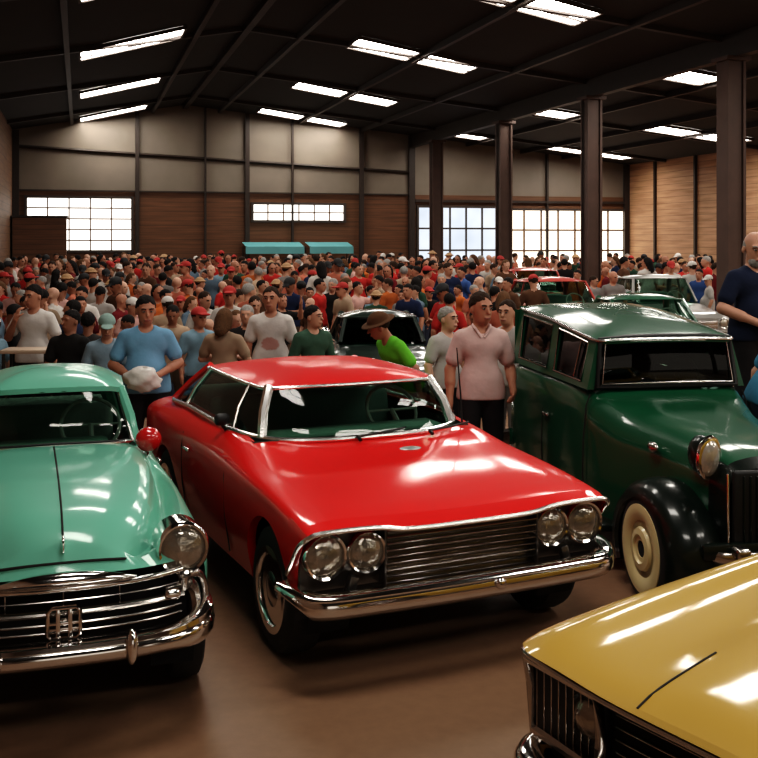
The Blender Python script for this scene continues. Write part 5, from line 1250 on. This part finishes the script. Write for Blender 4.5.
def crowd_geo(pose, hair, capk, vox):
    key = (pose, hair, capk, vox)
    if key in _geo: return _geo[key]
    P = dict(POSES[pose]); P['hair'] = hair; P['hs'] = 1.08
    if capk: P['cap'] = 'hat' if capk == 'tan' else 'cap'
    fs, info = layer_fields(P, vox); names = [k for k in ('skin', 'shirt', 'trousers', 'hair', 'shoe', 'cap') if k in fs]; F = np.min([fs[k].F for k in names], 0); f0 = fs['skin']
    V, Q = nets(F, f0.lo, vox, 1); C = V[Q].mean(1); ix = np.clip(np.round((C-f0.lo)/vox).astype(int), 0, np.array(F.shape)-1)
    vals = np.stack([fs[k].F[tuple(ix.T)] for k in names], 1); lab = np.array([{'skin': 0, 'shirt': 1, 'trousers': 2, 'hair': 3, 'shoe': 4, 'cap': 5}[names[k]] for k in vals.argmin(1)])
    for s in (-1, 1):
        e = info['hd'](s*.031, -.095, .012); d = np.linalg.norm((C-e)*np.array([1, 1, 1.4]), axis=1); lab[(d < max(.016, vox*.8)) & (lab == 0)] = 3
    _geo[key] = (V, Q, lab); return _geo[key]
def crowd_mats(kd, skin=None): return [SKINS[kd[5]], CLOTH_OBJ, CTROU[(kd[5]+kd[4]) % 3], HAIRS[kd[4]], SHOEM, cap_m.get(kd[3] or 'black')]
# footprints to keep clear: discs (x, y, r)
KEEP = []
for o in list(col.objects):
    if o.parent is None and o.get('category') == 'person': KEEP.append((o.location.x, o.location.y, .48))
    if o.parent is None and o.get('category') == 'car':
        far = o.location.y
        for t in np.linspace(-.1, 4.1, 9):
            r = 1.14; a = o.rotation_euler.z; KEEP.append((o.location.x-math.sin(a)*t, o.location.y+math.cos(a)*t, r))
for v in (2.76, 9.06, 14.75, 20.66): q = hall(UC, v); KEEP.append((q[0], q[1], .78))
def place_crowd():
    rg = random.Random(11); cand = []; cell = {}
    def near(x, y, r):
        i, j = int(x//.7), int(y//.7)
        return any((x-a)**2+(y-b)**2 < r*r for p in range(i-1, i+2) for q in range(j-1, j+2) for a, b in cell.get((p, q), ()))
    tries = 0
    while tries < 110000:
        tries += 1; Y = math.sqrt(rg.uniform(10.4**2, 37**2)); X = rg.uniform(-.372, .372)*Y; px = 379+F_PX*X/Y
        u, v = to_uv(X, Y)
        if not (.5 < u < U1-.5 and v > .7): continue
        if u < 2.2 and v < 1.7: continue
        if 7.7 < u < 12.3 and v < 1.5: continue
        if px > 505 and Y < 17.5+(px-505)*.012: continue
        if px > 600 and Y < 20.5: continue
        if any((X-a)**2+(Y-b)**2 < r*r for a, b, r in KEEP): continue
        r = .46 if Y < 18 else .52
        if near(X, Y, r): continue
        cell.setdefault((int(X//.7), int(Y//.7)), []).append((X, Y)); cand.append((Y, X, px))
    cand.sort(); occ = np.zeros((400, 800), bool); out = []
    yy, xx = np.mgrid[0:400, 0:800]
    def paint(m): occ[m] = True
    paint((yy > 358) & (xx < 112)); paint((yy > 352) & (xx > 170) & (xx < 425)); paint((yy > 302) & (xx > 517) & (xx < 740)); paint((yy > 400) & (xx < 180)); paint((yy > 246) & (xx > 716))
    for o in col.objects:
        if o.parent is None and o.get('category') == 'person':
            s = F_PX/o.location.y; cx = 379+s*o.location.x; hz = max((c.matrix_basis @ Vector(b))[2] for c in o.children if c.type == 'MESH' for b in c.bound_box); yt = 240+s*(CAM_H-hz)
            if yt < 390: paint((((xx-cx)/(.10*s))**2+((yy-yt-.13*s)/(.13*s))**2 < 1) | ((abs(xx-cx) < .21*s) & (yy > yt+.30*s)))
    for Y, X, px in cand:
        s = F_PX/Y
        h = rg.uniform(1.20, 1.50) if Y < 13.5 else rg.uniform(1.30, 1.60) if Y < 21 else rg.uniform(1.44, 1.76)
        if rg.random() < .10 and Y > 13: h += .06
        yt = 240+s*(CAM_H-h); ya, yb = int(yt)-1, int(yt+.75*s)+2; xa, xb = int(px-.24*s)-1, int(px+.24*s)+2
        if yb >= 400 or yt < 236: continue
        xa, xb = max(xa, 0), min(xb, 758)
        if xb <= xa: continue
        sx, sy = xx[ya:yb, xa:xb], yy[ya:yb, xa:xb]
        hm = ((sx-px)/(.095*s))**2+((sy-yt-.125*s)/(.125*s))**2 < 1; bm = (abs(sx-px) < .20*s) & (sy > yt+.27*s) & (sy < yt+.75*s)
        if hm.sum() == 0: continue
        vh = (hm & ~occ[ya:yb, xa:xb]).sum()/hm.sum(); vis = ((hm | bm) & ~occ[ya:yb, xa:xb]).sum()
        lim = .45 if len(out) < 300 else .30
        if vh < lim or vis < 5: continue
        occ[ya:yb, xa:xb] |= hm | bm; occ[min(yb, 399):400, xa:xb] |= (abs(xx[min(yb, 399):400, xa:xb]-px) < .19*s)
        out.append((X, Y, h, px))
    return out
CROWD = place_crowd()
rg = random.Random(5); NIND = 300
meshes = {}; items = []; BOX = []
def box_of(ki, h, rz, X, Y):
    kd = KINDS_[ki]; V = crowd_geo(kd[1], kd[2], kd[3], .021)[0][::7]; s = h/1.76*1.04; c, n = math.cos(R(rz))*s, math.sin(R(rz))*s
    x = V[:, 0]*c-V[:, 1]*n+X; y = V[:, 0]*n+V[:, 1]*c+Y; return (x.min(), x.max(), y.min(), y.max())
def clash(b): return any(min(b[1], q[1])-max(b[0], q[0]) > .03 and min(b[3], q[3])-max(b[2], q[2]) > .03 for q in BOX)
for n, (X, Y, h, px) in enumerate(CROWD):
    ki = rg.choices(range(len(KINDS_)), KW)[0]; si = rg.choices(range(len(SHIRTS)), [s[2] for s in SHIRTS])[0]
    dirx = math.degrees(math.atan2(X, Y)); rz = rg.gauss(0, 55) if rg.random() < .62 else rg.uniform(-180, 180)
    if len(BOX) < NIND:
        for t in range(14):
            bx = box_of(ki, h, rz-dirx, X, Y)
            if not clash(bx): break
            rz = rg.uniform(-180, 180) if t < 9 else rg.choice((0, 90, 180, -90))+dirx
            if t == 7: ki = rg.choice((0, 0, 4, 13))
        if clash(bx): continue
        BOX.append(bx)
    items.append((X, Y, h, px, ki, si, rz-dirx))
WORDS = ['first', 'second', 'third', 'fourth', 'fifth', 'sixth', 'seventh', 'eighth', 'ninth', 'tenth', 'eleventh', 'twelfth']
def zone(px, Y):
    lm = ['tall window', 'plain boards', 'teal awnings', 'bare wall', 'slim pillars', 'warm window'][int(np.searchsorted([135, 243, 350, 415, 512], px))]
    return ('front' if Y < 13.5 else 'middle' if Y < 18 else 'deep')+' crowd toward '+lm
HAIRW = {'short black hair': 'black-haired', 'short brown hair': 'brown-haired', 'grey hair': 'grey-haired', 'long dark hair': 'long-black-haired', 'long brown hair': 'long-brown-haired', 'a red cap': 'red-capped', 'a white cap': 'white-capped', 'a black cap': 'black-capped', 'a tan hat': 'tan-hatted', 'a shaved head': 'shaven-headed'}
seen = {}
for it in items[:NIND]: seen.setdefault((KINDS_[it[4]][0], it[5], zone(it[3], it[1])), []).append(it)
for k in seen: seen[k].sort(key=lambda q: q[3])
for it in items[:NIND]:
    X, Y, h, px, ki, si, rz = it; kd = KINDS_[ki]
    if ki not in meshes:
        V, Q, lab = crowd_geo(kd[1], kd[2], kd[3], .021); tmp = mk('person', V, Q, crowd_mats(kd), None, True, lab, 0); meshes[ki] = tmp.data; o = tmp
    else:
        o = bpy.data.objects.new('person', meshes[ki]); col.objects.link(o)
    o.location = (X, Y, 0); o.rotation_euler = (0, 0, R(rz)); s = h/1.76; o.scale = (s*1.04, s*1.04, s); sh = SHIRTS[si]
    jf = rg.uniform(.75, 1.2); jit = [min(1, c*jf) for c in sh[1]]; o.color = (jit[0], jit[1], jit[2], 1)
    g = seen[(kd[0], si, zone(px, Y))]; k = g.index(it); lab = '%s person in %s, %s' % (HAIRW[kd[0]], sh[0], zone(px, Y))
    if len(g) > 1: lab += ', %s from mint-car side' % WORDS[k]
    tag(o, lab, 'person', 'visitors in the packed crowd')
# everyone farther back, too many to build singly
smat = [cloth('far_clothing_%d' % i, s[1]) for i, s in enumerate(SHIRTS)]; fm = SKINS+CTROU+HAIRS+[SHOEM]+list(cap_m.values())+smat; fi = {m.name: i for i, m in enumerate(fm)}
VV, QQ, LL = [], [], []; off = 0
for X, Y, h, px, ki, si, rz in items[NIND:]:
    kd = KINDS_[ki]; V, Q, lab = crowd_geo(kd[1], kd[2], kd[3], .036); s = h/1.76; c, n = math.cos(R(rz))*s*1.04, math.sin(R(rz))*s*1.04
    W_ = np.stack([V[:, 0]*c-V[:, 1]*n+X, V[:, 0]*n+V[:, 1]*c+Y, V[:, 2]*s], 1); mts = crowd_mats(kd); mi = np.array([fi[smat[si].name] if k == 1 else fi[mts[k].name] for k in range(6)])
    VV.append(W_); QQ.append(Q+off); LL.append(mi[lab]); off += len(V)
if VV:
    o = mk('crowd', np.vstack(VV), np.vstack(QQ), fm, None, True, np.concatenate(LL), 0); tag(o, 'dense far crowd of visitors packed up to the end wall', 'crowd', None, 'stuff')
print('CROWD', len(CROWD))
# ---------------------------------------------------------------- camera, world, view
sc = bpy.context.scene
cd = bpy.data.cameras.new('camera'); cam = bpy.data.objects.new('camera', cd); col.objects.link(cam)
cam.location = (0, 0, CAM_H); cam.rotation_euler = (R(90), 0, 0)
cd.sensor_width = 36.; cd.lens = 36.*F_PX/758; cd.shift_y = -(379-240)/758; cd.clip_start = .05; cd.clip_end = 300
sc.camera = cam
w = bpy.data.worlds.new('world'); sc.world = w; w.use_nodes = True
bg = w.node_tree.nodes['Background']; bg.inputs[0].default_value = (.9, .95, 1., 1); bg.inputs[1].default_value = .6
sc.view_settings.view_transform = 'Standard'; sc.view_settings.look = 'None'; sc.view_settings.exposure = .0
vs = sc.view_settings; vs.use_curve_mapping = True; cm = vs.curve_mapping; cv = cm.curves[3]
for x, y in ((.03, .017), (.12, .11), (.4, .44)): cv.points.new(x, y)
cm.update()
sc.cycles.max_bounces = 6; sc.cycles.transparent_max_bounces = 12; sc.cycles.sample_clamp_indirect = 6.
sc.cycles.use_denoising = True
